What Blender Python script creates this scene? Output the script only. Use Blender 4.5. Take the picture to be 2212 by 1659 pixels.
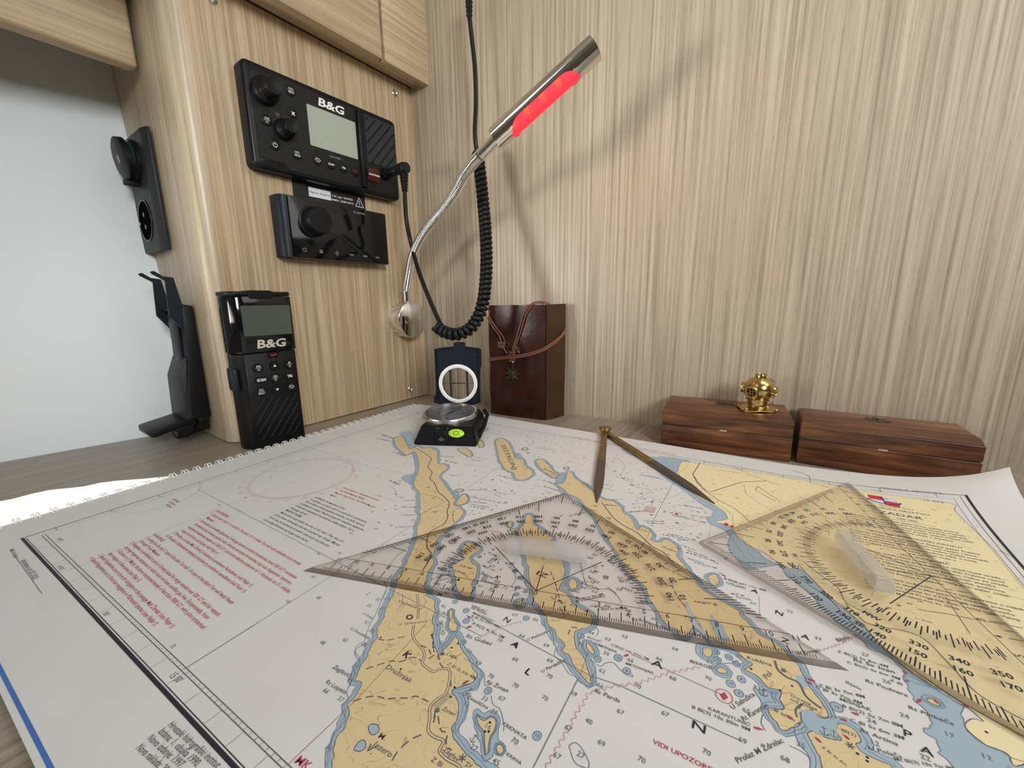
import bpy, bmesh, math, random
from mathutils import Vector, Matrix, noise
from mathutils.geometry import delaunay_2d_cdt, tessellate_polygon
random.seed(4)
PI = math.pi
R = math.radians
SC = bpy.context.scene
for o in list(bpy.data.objects): bpy.data.objects.remove(o)

# ------------------------------------------------------------------ camera
F = 868.0; PITCH = R(78.49); ROLL = R(-0.744); CAMH = 0.148
CM = (Matrix.Rotation(PITCH, 4, 'X') @ Matrix.Rotation(ROLL, 4, 'Z'))
cam_d = bpy.data.cameras.new('camera'); cam = bpy.data.objects.new('camera', cam_d)
SC.collection.objects.link(cam)
cam.matrix_world = Matrix.Translation((0, 0, CAMH)) @ CM
cam_d.sensor_width = 36.0; cam_d.lens = F / 2212 * 36.0
cam_d.clip_start = 0.005; cam_d.clip_end = 50
SC.camera = cam
SC.view_settings.view_transform = 'Standard'
SC.view_settings.look = 'None'
SC.view_settings.gamma = 1.0
SC.view_settings.use_curve_mapping = False
SC.view_settings.exposure = -0.2

# ------------------------------------------------------------------ light
W = bpy.data.worlds.new('cabin_light'); SC.world = W; W.use_nodes = True
W.node_tree.nodes['Background'].inputs[0].default_value = (0.80, 0.86, 0.92, 1)
W.node_tree.nodes['Background'].inputs[1].default_value = 0.36
SUN_DIR = Vector((0.547 * .62, 0.837 * .62, -0.785)).normalized()
sd = bpy.data.lights.new('sun', 'SUN'); sd.energy = 30; sd.angle = R(0.06); sd.color = (1, .96, .84)
so = bpy.data.objects.new('sun', sd); SC.collection.objects.link(so)
so.rotation_euler = SUN_DIR.to_track_quat('-Z', 'Y').to_euler(); so.location = (-2, -2, 3)

def area(name, loc, target, size, power, col, sy=None):
    d = bpy.data.lights.new(name, 'AREA'); d.energy = power; d.size = size; d.color = col
    if sy: d.shape = 'RECTANGLE'; d.size_y = sy
    o = bpy.data.objects.new(name, d); SC.collection.objects.link(o); o.location = loc
    o.rotation_euler = (Vector(target) - Vector(loc)).to_track_quat('-Z', 'Y').to_euler()
    return o
ph = area('left_fill_light', (-.56, .08, .19), (.1, .45, .33), .17, .42, (1, .96, .9), .12); ph.data.spread = R(64)  # added fill, stands in for sunlight bouncing off the desk and hull
hl = area('hatch_light', (.48, -.80, .62), (-.14, .55, .26), .34, 3.5, (.96, .98, 1))
hl.data.spread = R(85)
area('far_fill_light', (.54, .24, .62), (.14, .42, .0), .55, 3.5, (1, .98, .95))  # added fill that brightens the far chart and desk from above
area('overhead_hatch_light', (-.46, -.12, .90), (0, .45, .2), .26, .55, (.86, .93, 1))

# ------------------------------------------------------------------ pixel helpers (2212 x 1659 frame)
CAM = Vector((0, 0, CAMH)); M3 = CM.to_3x3()
def ray(x, y): return M3 @ Vector((x - 1106, -(y - 829.5), -F))
def onz(x, y, z=0.0):
    d = ray(x, y); return CAM + d * ((z - CAMH) / d.z)
def atd(x, y, depth): return CAM + ray(x, y) * (depth / F)
class Fr:
    """upright frame: x to the right along a wall, y into the wall, z up"""
    def __init__(s, o, az):
        s.o = Vector(o); s.az = az
        s.m = Matrix.Translation(s.o) @ Matrix.Rotation(az, 4, 'Z'); s.inv = s.m.inverted()
    def hit(s, px, py, off=0.0):
        d = s.m.to_3x3().inverted() @ ray(px, py); c = s.inv @ CAM
        t = (-off - c.y) / d.y; return c + d * t
    def xz(s, px, py, off=0.0):
        h = s.hit(px, py, off); return (h.x, h.z)
def azim(a, b): return math.atan2(b.y - a.y, b.x - a.x)
A1, A2 = onz(664, 919.6), onz(928.6, 851.6)
B1, B2 = onz(928.6, 853.5), onz(1427.8, 920.5)
FA = Fr(A2, azim(A1, A2))
FB = Fr(B1, azim(B1, B2))
FR = Fr(onz(499, 963), R(-35.44))
FW = Fr(onz(291, 948), azim(onz(0, 999), onz(291, 948)))
WORLD = Fr((0, 0, 0), 0)

# ------------------------------------------------------------------ materials
MAT = {}
def principled(name, col, rough=.5, metal=0, **kw):
    m = bpy.data.materials.new(name); m.use_nodes = True
    b = m.node_tree.nodes['Principled BSDF']
    b.inputs['Base Color'].default_value = (*col, 1); b.inputs['Roughness'].default_value = rough
    b.inputs['Metallic'].default_value = metal
    if 'Specular_IOR_Level' not in kw and max(col) < .03: kw['Specular_IOR_Level'] = .22
    for k, v in kw.items():
        b.inputs[k.replace('_', ' ')].default_value = v
    MAT[name] = m; return m
def nd(t, ty, **kw):
    n = t.nodes.new(ty)
    for k, v in kw.items(): setattr(n, k, v)
    return n
def ramp(t, fac, stops, interp='LINEAR'):
    n = t.nodes.new('ShaderNodeValToRGB'); e = n.color_ramp.elements; n.color_ramp.interpolation = interp
    while len(e) < len(stops): e.new(0.5)
    for i, (p, c) in enumerate(stops): e[i].position = p; e[i].color = (*c, 1)
    t.links.new(fac, n.inputs[0]); return n.outputs[0]
def noise_tex(t, vec, scale, detail=3, rough=.55, sc=None, dist=0):
    mp = t.nodes.new('ShaderNodeMapping'); t.links.new(vec, mp.inputs[0])
    if sc: mp.inputs['Scale'].default_value = sc
    n = t.nodes.new('ShaderNodeTexNoise'); t.links.new(mp.outputs[0], n.inputs['Vector'])
    n.inputs['Scale'].default_value = scale; n.inputs['Detail'].default_value = detail
    n.inputs['Roughness'].default_value = rough; n.inputs['Distortion'].default_value = dist
    return n.outputs['Fac']
def wood(name, lo, mid, hi, grain, rough=.45, fine=1.0, bump=.25, broad=.5, dark=.55, coat=0, stretch=1, swirl=.4):
    """fine streaked veneer; grain = axis index along which the streaks run"""
    m = principled(name, mid, rough); t = m.node_tree; b = t.nodes['Principled BSDF']
    tc = nd(t, 'ShaderNodeTexCoord').outputs['Object']
    s1 = [1, 1, 1]; s1[grain] = .012 * stretch; s2 = [1, 1, 1]; s2[grain] = .03 * stretch; s3 = [1, 1, 1]; s3[grain] = .05 * stretch
    n1 = noise_tex(t, tc, 330 * fine, 3, .6, s1)
    n2 = noise_tex(t, tc, 85 * fine, 3, .6, s2, swirl)
    n3 = noise_tex(t, tc, 1100 * fine, 2, .5, s3)
    c1 = ramp(t, n1, [(.32, lo), (.48, mid), (.66, hi)])
    c2 = ramp(t, n2, [(.3, (dark,) * 3), (.62, (1, 1, 1))])
    mx = nd(t, 'ShaderNodeMixRGB', blend_type='MULTIPLY'); mx.inputs[0].default_value = broad
    t.links.new(c1, mx.inputs[1]); t.links.new(c2, mx.inputs[2])
    c3 = ramp(t, n3, [(.28, (.6,) * 3), (.42, (1, 1, 1))])
    mx2 = nd(t, 'ShaderNodeMixRGB', blend_type='MULTIPLY'); mx2.inputs[0].default_value = .55
    t.links.new(mx.outputs[0], mx2.inputs[1]); t.links.new(c3, mx2.inputs[2])
    t.links.new(mx2.outputs[0], b.inputs['Base Color'])
    bp = nd(t, 'ShaderNodeBump'); bp.inputs['Strength'].default_value = bump; bp.inputs['Distance'].default_value = .0004
    t.links.new(n1, bp.inputs['Height']); t.links.new(bp.outputs[0], b.inputs['Normal'])
    if coat: b.inputs['Coat Weight'].default_value = coat; b.inputs['Coat Roughness'].default_value = .25
    return m
def bumpy(name, scale, strength, dist=.0005, detail=3):
    m = MAT[name]; t = m.node_tree; b = t.nodes['Principled BSDF']
    tc = nd(t, 'ShaderNodeTexCoord').outputs['Object']
    n = noise_tex(t, tc, scale, detail)
    bp = nd(t, 'ShaderNodeBump'); bp.inputs['Strength'].default_value = strength; bp.inputs['Distance'].default_value = dist
    t.links.new(n, bp.inputs['Height']); t.links.new(bp.outputs[0], b.inputs['Normal'])

wood('oak_upright', (.36, .25, .14), (.475, .35, .21), (.60, .47, .31), 2, .42)
wood('oak_pale', (.42, .33, .21), (.54, .44, .30), (.64, .54, .39), 2, .36)
wood('oak_wall', (.31, .245, .165), (.44, .365, .26), (.575, .49, .365), 2, .42, 1.0, .2, .25, .75)
wood('oak_level', (.42, .305, .175), (.54, .41, .255), (.62, .49, .32), 0, .42, .8)
wood('oak_desk', (.26, .21, .155), (.34, .285, .22), (.41, .35, .275), 0, .35, .9)
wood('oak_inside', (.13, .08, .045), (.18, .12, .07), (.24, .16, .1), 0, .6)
wood('rosewood', (.055, .017, .007), (.18, .060, .022), (.34, .140, .052), 0, .32, .55, .12, .95, .16, .3, 4, 1.6)
principled('gel_white', (.72, .77, .78), .45); bumpy('gel_white', 900, .12)
principled('ceiling_white', (.75, .74, .7), .7)
principled('well_shade', (.0008, .0008, .0008), .9, Specular_IOR_Level=.05)
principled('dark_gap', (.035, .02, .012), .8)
principled('black_gloss', (.004, .004, .005), .08, Specular_IOR_Level=.4)
principled('black_plastic', (.0065, .0065, .007), .42); bumpy('black_plastic', 2500, .15, .0002)
principled('face_plastic', (.011, .011, .0095), .42)
principled('bezel_plastic', (.006, .006, .008), .3)
principled('button_rubber', (.006, .006, .006), .45)
principled('navy_plastic', (.010, .014, .022), .4); bumpy('navy_plastic', 3000, .2, .0002)
principled('grey_plastic', (.026, .029, .033), .45, Specular_IOR_Level=.25)
principled('cable_rubber', (.011, .011, .012), .36)
principled('lcd', (.36, .40, .33), .16)
principled('lcd_dark', (.075, .09, .075), .12)
principled('print_white', (.80, .80, .78), .5)
principled('print_grey', (.30, .30, .30), .5)
principled('print_red', (.36, .02, .04), .5)
principled('print_silver', (.62, .58, .52), .35, .3)
principled('distress_red', (.06, .006, .008), .3)
principled('sticker_black', (.02, .019, .017), .3)
principled('sticker_white', (.72, .74, .76), .5)
principled('chrome', (.80, .80, .80), .09, 1)
principled('steel', (.62, .6, .57), .25, 1)
principled('teal_ring', (.01, .10, .09), .2)
principled('brass', (.56, .42, .17), .2, 1); bumpy('brass', 260, .25, .0008)
principled('brass_old', (.27, .17, .06), .36, .75)
principled('steel_old', (.17, .14, .12), .36, .8)
principled('bronze', (.12, .09, .06), .3, .9)
principled('leather_cord', (.19, .075, .042), .7); bumpy('leather_cord', 1500, .4, .0004)
principled('page_edge', (.5, .42, .3), .8)
principled('ring_silver', (.88, .89, .90), .35, .1)
principled('spiral_white', (.85, .87, .88), .3)
principled('level_green', (.45, .75, .06), .15)
principled('dial_paper', (.36, .37, .40), .4)
principled('ink', (.02, .02, .03), .6)
principled('ink_soft', (.13, .13, .14), .6)
principled('ink_grey', (.20, .22, .25), .6)
principled('ink_red', (.46, .06, .10), .6)
principled('ink_pink', (.60, .33, .38), .6)
principled('ink_brown', (.42, .25, .17), .6)
principled('ink_blue', (.06, .17, .52), .5)
principled('line_blue', (.16, .25, .34), .6)
principled('flag_red', (.62, .04, .06), .6)
principled('flag_white', (.74, .74, .80), .6)
principled('shallow_blue', (.38, .50, .60), .6)
principled('shallow_pale', (.47, .57, .66), .6)
principled('town_brown', (.47, .41, .27), .6)
def mottled(name, a, b_, scale, rough=.6):
    m = principled(name, a, rough); t = m.node_tree; b = t.nodes['Principled BSDF']
    tc = nd(t, 'ShaderNodeTexCoord').outputs['Object']
    n = noise_tex(t, tc, scale, 4)
    t.links.new(ramp(t, n, [(.3, a), (.7, b_)]), b.inputs['Base Color']); return m
mottled('paper', (.73, .735, .725), (.76, .77, .765), 30, .5)
mottled('leather', (.020, .007, .005), (.052, .017, .012), 60, .24)
bumpy('leather', 300, .28, .0006, 4)
mottled('leather_spine', (.036, .014, .006), (.058, .023, .009), 40, .4)
mottled('brass_old', (.20, .115, .04), (.36, .24, .09), 160, .36); MAT['brass_old'].node_tree.nodes['Principled BSDF'].inputs['Metallic'].default_value = .7
def land_mat(name, base, line):
    m = principled(name, base, .6); t = m.node_tree; b = t.nodes['Principled BSDF']
    tc = nd(t, 'ShaderNodeTexCoord').outputs['Object']
    n = noise_tex(t, tc, 55, 2.5, .5, None, .6)
    mu = nd(t, 'ShaderNodeMath', operation='MULTIPLY'); mu.inputs[1].default_value = 9; t.links.new(n, mu.inputs[0])
    fr = nd(t, 'ShaderNodeMath', operation='FRACT'); t.links.new(mu.outputs[0], fr.inputs[0])
    n2 = noise_tex(t, tc, 160, 1)
    c = ramp(t, fr.outputs[0], [(0, line), (.05, line), (.10, base), (1, base)])
    mx = nd(t, 'ShaderNodeMixRGB'); t.links.new(ramp(t, n2, [(.42, (0, 0, 0)), (.50, (.85,) * 3)]), mx.inputs[0])
    mx.inputs[1].default_value = (*base, 1); t.links.new(c, mx.inputs[2])
    t.links.new(mx.outputs[0], b.inputs['Base Color'])
land_mat('land', (.74, .61, .35), (.55, .38, .20))
land_mat('land_lit', (.88, .78, .48), (.66, .52, .28))  # copy of land, lightened to carry the stronger light on the mainland
principled('land_panel', (.74, .64, .37), .6)
def emis(name, col, s):
    m = principled(name, col, .3); b = m.node_tree.nodes['Principled BSDF']
    b.inputs['Emission Color'].default_value = (*col, 1); b.inputs['Emission Strength'].default_value = s
    return m
m = emis('red_led', (1, .02, .035), 1.15)
t = m.node_tree; b = t.nodes['Principled BSDF']; tc = nd(t, 'ShaderNodeTexCoord').outputs['Object']
sx = nd(t, 'ShaderNodeSeparateXYZ'); t.links.new(tc, sx.inputs[0])
wv = nd(t, 'ShaderNodeMath', operation='MULTIPLY'); wv.inputs[1].default_value = 2 * PI / .0165; t.links.new(sx.outputs[2], wv.inputs[0])
sn = nd(t, 'ShaderNodeMath', operation='SINE'); t.links.new(wv.outputs[0], sn.inputs[0])
mk = nd(t, 'ShaderNodeMapRange'); t.links.new(sx.outputs[0], mk.inputs[0]); mk.inputs[1].default_value = -.0105; mk.inputs[2].default_value = -.002; mk.inputs[3].default_value = 1; mk.inputs[4].default_value = 0
mm = nd(t, 'ShaderNodeMath', operation='MULTIPLY'); t.links.new(sn.outputs[0], mm.inputs[0]); t.links.new(mk.outputs[0], mm.inputs[1])
t.links.new(ramp(t, mm.outputs[0], [(.1, (1, .010, .035)), (.6, (1, .085, .02))]), b.inputs['Emission Color'])
b.inputs['Base Color'].default_value = (.7, .05, .06, 1)
def clear(name, tint, rough=.02, ior=1.45, edge=None):
    m = bpy.data.materials.new(name); m.use_nodes = True; t = m.node_tree; t.nodes.clear()
    out = nd(t, 'ShaderNodeOutputMaterial'); mix = nd(t, 'ShaderNodeMixShader')
    tr = nd(t, 'ShaderNodeBsdfTransparent'); tr.inputs[0].default_value = (*tint, 1)
    gl = nd(t, 'ShaderNodeBsdfGlossy'); gl.inputs['Roughness'].default_value = rough
    fr = nd(t, 'ShaderNodeFresnel'); fr.inputs[0].default_value = ior
    gm = nd(t, 'ShaderNodeNewGeometry'); iv = nd(t, 'ShaderNodeMath', operation='SUBTRACT'); iv.inputs[0].default_value = 1; t.links.new(gm.outputs['Backfacing'], iv.inputs[1])
    mu = nd(t, 'ShaderNodeMath', operation='MULTIPLY'); t.links.new(fr.outputs[0], mu.inputs[0]); t.links.new(iv.outputs[0], mu.inputs[1]); m2 = nd(t, 'ShaderNodeMath', operation='MINIMUM'); m2.inputs[1].default_value = .45; t.links.new(mu.outputs[0], m2.inputs[0])
    t.links.new(m2.outputs[0], mix.inputs[0]); t.links.new(tr.outputs[0], mix.inputs[1]); t.links.new(gl.outputs[0], mix.inputs[2])
    t.links.new(mix.outputs[0], out.inputs[0]); MAT[name] = m; return m
clear('clear_plastic', (.978, .965, .955), .08, 1.25)
clear('clear_edge', (.50, .47, .455), .35, 1.35)
principled('clear_handle', (.62, .61, .60), .06, Alpha=.38)
clear('lens_glass', (.93, .94, .95), .03, 1.14)

# ------------------------------------------------------------------ mesh helpers
COL = SC.collection; ORIG = {}
class MB:
    def __init__(s): s.b = bmesh.new()
    def add(s, vs, fs, m=None):
        L = [s.b.verts.new(m @ Vector(v) if m else v) for v in vs]
        for f in fs:
            try: s.b.faces.new([L[i] for i in f])
            except ValueError: pass
        return L
    def merge(s, o, m=None):
        me = bpy.data.meshes.new('t'); o.b.to_mesh(me)
        if m: me.transform(m)
        s.b.from_mesh(me); bpy.data.meshes.remove(me); o.b.free(); return s
    def box(s, lo, hi, bev=0, seg=2, m=None):
        o = bmesh.new(); x0, y0, z0 = lo; x1, y1, z1 = hi
        L = [o.verts.new(v) for v in ((x0, y0, z0), (x1, y0, z0), (x1, y1, z0), (x0, y1, z0), (x0, y0, z1), (x1, y0, z1), (x1, y1, z1), (x0, y1, z1))]
        for f in ((0, 3, 2, 1), (4, 5, 6, 7), (0, 1, 5, 4), (1, 2, 6, 5), (2, 3, 7, 6), (3, 0, 4, 7)): o.faces.new([L[i] for i in f])
        if bev: bmesh.ops.bevel(o, geom=o.edges[:], offset=bev, segments=seg, affect='EDGES', profile=.5)
        return s._in(o, m)
    def _in(s, o, m=None):
        me = bpy.data.meshes.new('t'); o.to_mesh(me); o.free()
        if m: me.transform(m)
        s.b.from_mesh(me); bpy.data.meshes.remove(me); return s
    def prism(s, poly, d0, d1, bev=0, seg=2, axis='y', m=None, front_only=False):
        """polygon in the two other axes, extruded along axis between d0 and d1"""
        def P(p, d): return {'y': (p[0], d, p[1]), 'z': (p[0], p[1], d), 'x': (d, p[0], p[1])}[axis]
        o = bmesh.new(); n = len(poly)
        a = [o.verts.new(P(p, d0)) for p in poly]; c = [o.verts.new(P(p, d1)) for p in poly]
        o.faces.new(a); o.faces.new(c[::-1])
        for i in range(n): o.faces.new([a[i], c[i], c[(i + 1) % n], a[(i + 1) % n]])
        bmesh.ops.recalc_face_normals(o, faces=o.faces[:])
        if bev:
            ed = [e for e in o.edges if (e.verts[0] in a and e.verts[1] in a)] if front_only else o.edges[:]
            bmesh.ops.bevel(o, geom=ed, offset=bev, segments=seg, affect='EDGES', profile=.5)
        return s._in(o, m)
    def lathe(s, prof, seg=32, m=None, cap=True):
        """profile list of (radius, z)"""
        vs = []; fs = []; n = len(prof)
        for r, z in prof:
            for k in range(seg):
                a = 2 * PI * k / seg; vs.append((r * math.cos(a), r * math.sin(a), z))
        for i in range(n - 1):
            for k in range(seg):
                k2 = (k + 1) % seg; fs.append((i * seg + k, i * seg + k2, (i + 1) * seg + k2, (i + 1) * seg + k))
        if cap:
            if prof[0][0] > 1e-6: fs.append(tuple(range(seg))[::-1])
            if prof[-1][0] > 1e-6: fs.append(tuple((n - 1) * seg + k for k in range(seg)))
        s.add(vs, fs, m); return s
    def tube(s, pts, rad, seg=10, cap=True):
        pts = [Vector(p) for p in pts]; n = len(pts); rr = rad if isinstance(rad, (list, tuple)) else [rad] * n
        up = None; vs = []; fs = []
        for i, p in enumerate(pts):
            tg = (pts[min(i + 1, n - 1)] - pts[max(i - 1, 0)]).normalized()
            if up is None: up = tg.orthogonal().normalized()
            up = (up - tg * up.dot(tg)).normalized(); sd_ = tg.cross(up)
            for k in range(seg):
                a = 2 * PI * k / seg; vs.append(p + (up * math.cos(a) + sd_ * math.sin(a)) * rr[i])
        for i in range(n - 1):
            for k in range(seg):
                k2 = (k + 1) % seg; fs.append((i * seg + k, i * seg + k2, (i + 1) * seg + k2, (i + 1) * seg + k))
        if cap: fs.append(tuple(range(seg))[::-1]); fs.append(tuple((n - 1) * seg + k for k in range(seg)))
        s.add(vs, fs); return s
    def build(s, name, mat, parent=None, frame=None, sharp=35, smooth=True, recalc=True):
        if recalc: bmesh.ops.recalc_face_normals(s.b, faces=s.b.faces[:])
        me = bpy.data.meshes.new(name); s.b.to_mesh(me); s.b.free()
        o = bpy.data.objects.new(name, me); COL.objects.link(o)
        if parent is not None:
            o.parent = parent; org = ORIG.get(parent.name, Vector())
            me.transform(Matrix.Translation(-org)); ORIG[o.name] = org
            if parent.name in SUBS: o.matrix_local = Matrix()
        elif frame is not None: o.matrix_world = frame.m
        me.materials.append(MAT[mat])
        if smooth:
            me.polygons.foreach_set('use_smooth', [True] * len(me.polygons)); me.set_sharp_from_angle(angle=R(sharp))
        return o
SUBS = set()
def tag(o, label=None, cat=None, group=None, kind=None):
    if label: o['label'] = label
    if cat: o['category'] = cat
    if group: o['group'] = group
    if kind: o['kind'] = kind
    return o
def thing(name, label, cat, frame, at=(0, 0, 0), group=None):
    o = bpy.data.objects.new(name, None); COL.objects.link(o); o.empty_display_size = .01
    o.matrix_world = frame.m @ Matrix.Translation(at)
    ORIG[o.name] = Vector(at)
    return tag(o, label, cat, group)
def dup(root, mw, label):
    r = root.copy(); COL.objects.link(r); r.matrix_world = mw; r['label'] = label
    for ch in root.children:
        c = ch.copy(); COL.objects.link(c); c.parent = r
        for g in ch.children:
            d = g.copy(); COL.objects.link(d); d.parent = c
    return r
def rrect(x0, z0, x1, z1, r, n=4):
    P = []
    for cx, cz, a in ((x1 - r, z0 + r, -90), (x1 - r, z1 - r, 0), (x0 + r, z1 - r, 90), (x0 + r, z0 + r, 180)):
        for k in range(n + 1):
            t_ = R(a + 90 * k / n); P.append((cx + r * math.cos(t_), cz + r * math.sin(t_)))
    return P
def smooth_path(P, n=8, closed=False):
    P = [Vector(p) for p in P]; out = []; N = len(P)
    for i in range(N if closed else N - 1):
        if closed: a, b_, c, d = P[(i - 1) % N], P[i], P[(i + 1) % N], P[(i + 2) % N]
        else: a, b_, c, d = P[max(i - 1, 0)], P[i], P[i + 1], P[min(i + 2, N - 1)]
        for k in range(n):
            t_ = k / n
            out.append(.5 * ((2 * b_) + (c - a) * t_ + (2 * a - 5 * b_ + 4 * c - d) * t_ * t_ + (3 * b_ - a - 3 * c + d) * t_ ** 3))
    if not closed: out.append(P[-1])
    return out
def resample(P, step):
    out = [P[0].copy()]; acc = 0
    for a, b_ in zip(P, P[1:]):
        L = (b_ - a).length; 
        if L < 1e-9: continue
        t_ = step - acc
        while t_ <= L: out.append(a.lerp(b_, t_ / L)); t_ += step
        acc = L - (t_ - step)
    return out
YD = Matrix.Rotation(R(90), 4, 'X')          # lathe axis z -> -y (out of a wall)

# ---- glyph cache (flat letters)
GL = {}
def load_glyphs():
    chars = ''.join(chr(c) for c in range(33, 127)) + 'ŠČĆŽĐšžčćđ°©Øø'
    tmp = []
    for c in chars:
        for bold in (0, 1):
            for s_ in (c, 'H' + c + 'H'):
                cu = bpy.data.curves.new('t', 'FONT'); cu.body = s_; cu.size = 1; cu.resolution_u = 2
                cu.fill_mode = 'BOTH'; cu.offset = .03 if bold else .007
                o = bpy.data.objects.new('t', cu); COL.objects.link(o); tmp.append((c, bold, s_, o))
    for bold in (0, 1):
        cu = bpy.data.curves.new('t', 'FONT'); cu.body = 'HH'; cu.size = 1; cu.resolution_u = 2; cu.offset = .03 if bold else .007
        o = bpy.data.objects.new('t', cu); COL.objects.link(o); tmp.append(('HH', bold, 'HH', o))
    dg = bpy.context.evaluated_depsgraph_get(); W_ = {}
    for c, bold, s_, o in tmp:
        me = bpy.data.meshes.new_from_object(o.evaluated_get(dg))
        xs = [v.co.x for v in me.vertices] or [0]
        if c == 'HH' or s_ != c: W_[(s_, bold)] = max(xs) - min(xs)
        else: GL[(c, bold)] = [[(v.co.x, v.co.y) for v in me.vertices], [tuple(p.vertices) for p in me.polygons], 0]
        bpy.data.meshes.remove(me)
    for (c, bold), g in GL.items(): g[2] = max(.05, W_[('H' + c + 'H', bold)] - W_[('HH', bold)])
    for c, bold, s_, o in tmp:
        cu = o.data; bpy.data.objects.remove(o); bpy.data.curves.remove(cu)
load_glyphs()
CAP = max(v[1] for v in GL[('H', 0)][0])
def text_width(s, bold=0): return sum(GL[(c, bold)][2] if c != ' ' else .3 for c in s)
def text(mb, s, fn, size=None, width=None, bold=0, center=False, shear=0, sx=1, track=0):
    """fn maps (x, y) of the letters, cap height = size, to a 3-D point"""
    w = text_width(s, bold) + track * (len(s) - 1); k = (size / CAP) if size else width / w
    kx = (width / w) if width else k * sx
    x = -w * kx / 2 if center else 0; y0 = -CAP * k / 2 if center else 0
    for c in s:
        if c == ' ': x += (.3 + track) * kx; continue
        vs, fs, ad = GL[(c, bold)]
        mb.add([fn(x + vx * kx + shear * vy * k, y0 + vy * k) for vx, vy in vs], fs); x += (ad + track) * kx
def wall_fn(x0, z0, y): return lambda x, z: (x0 + x, y, z0 + z)

# ================================================================== SETTING
def struct(o): o['kind'] = 'structure'; return o
# desk
FD = Fr((-.15, .40, 0), FA.az)
def cross2(p, a, q, b_):
    d1 = Vector((math.cos(a), math.sin(a))); d2 = Vector((math.cos(b_), math.sin(b_))); r_ = Vector((q.x - p.x, q.y - p.y)); den = d1.x * d2.y - d1.y * d2.x
    t_ = (r_.x * d2.y - r_.y * d2.x) / den; return Vector((p.x + d1.x * t_, p.y + d1.y * t_, 0))
nW = FW.m @ Vector((0, -.0006, 0)); nB = FB.m @ Vector((0, -.0006, 0)); kn = cross2(nW, FW.az, nB, FB.az)
Pd = [FD.inv @ p for p in (kn, FB.m @ Vector((.80, -.0006, 0)), Vector((.62, -.70, 0)), Vector((-1.05, -.70, 0)), FW.m @ Vector((-.62, -.0006, 0)))]
m = MB(); m.prism([(p.x, p.y) for p in Pd], -.035, 0, .0008, 1, axis='z'); struct_o = m.build('chart_table', 'oak_desk', frame=FD); tag(struct_o, 'brown oak veneer chart table top under the open chart', 'table')
# wall B (right, long)
wt = thing('wall_right', None, None, FB); wt['kind'] = 'structure'
xs = FB.xz(1095, 330)[0]
MB().box(((FB.inv @ kn).x, 0, -.3), (xs - .0006, .02, 1.0)).build('wood_panel', 'oak_wall', wt)
MB().box((xs + .0006, 0, -.3), (1.5, .02, 1.0)).build('wood_panel', 'oak_wall', wt)
principled('seam_pale', (.62, .52, .38), .5)
MB().box((xs - .0006, .0005, -.3), (xs + .0006, .02, 1.0)).build('joint_strip', 'seam_pale', wt)
# white hull wall
LEAN = .166      # the hull side leans outward
m = MB(); m.prism([(0, .0002), (.02, .0002), (LEAN + .02, 1.0), (LEAN, 1.0)], -1.2, .3, axis='x'); o = struct(m.build('wall_left', 'gel_white', frame=FW))
# instrument panel A + return, one bent board with a rounded edge
ip = thing('instrument_panel', 'pale oak panel with rounded left edge carrying radio, stereo and reading lamp', 'panel', FA)
xe = FA.xz(500, 963)[0] + .001; RE = .014
def bent(z0, z1):
    P = []
    P.append((0, 0)); P.append((xe + RE, 0))
    for k in range(1, 9):
        a = R(90 * k / 8); P.append((xe + RE - RE * math.sin(a), RE - RE * math.cos(a)))
    return P
pts = bent(0, 1); zt = 1.0; z0 = .0012
flat = [p for p in pts if p[1] == 0]
m = MB(); m.box((xe + RE, 0, z0), (-.0004, .018, zt)); m.build('front_board', 'oak_upright', ip)
m = MB(); arc = [(xe + RE, .018)] + pts[1:] + [(xe, .03), (xe + .018, .03)]
m.prism(arc, z0, zt, axis='z'); m.build('corner_post', 'oak_pale', ip, sharp=25)
m = MB(); m.prism([(.03, z0), (.142, z0), (.142 + LEAN, zt), (.03, zt)], xe, xe + .018, axis='x'); m.build('side_board', 'oak_pale', ip)
def screw(px, py, r=.0042):
    x, z = FA.xz(px, py, .001); mt = Matrix.Translation((x, 0, z)) @ YD
    m = MB(); m.lathe([(r, 0), (r, .0008), (r * .82, .0014), (r * .55, .0006), (r * .5, .0004)], 24, mt)
    o = m.build('screw', 'steel', ip)
    m = MB(); m.lathe([(r * .5, .0004), (r * .45, .0011), (.0001, .0012)], 20, mt); 
    m.box((-r * .35, -.0004, -.0012), (r * .35, .0004, .0016), 0, 1, mt @ Matrix.Rotation(R(40), 4, 'Z')); m.build('screw_head', 'steel', o)
screw(853, 201); screw(887, 840); screw(459, -2)
# ceiling with an added opening, cut to the shape of the sun patch it casts
def back(p, z): return p + SUN_DIR * ((z - p.z) / SUN_DIR.z)
HZ = .98
top_px = [(-60, 1098), (0, 1083), (27, 1078), (72, 1066), (108, 1058.5), (154, 1054), (181, 1051), (217, 1043), (253, 1038.6), (307, 1034.6), (345, 1031), (372, 1029)]
patch = [onz(x, y, 0) for x, y in top_px]

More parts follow.
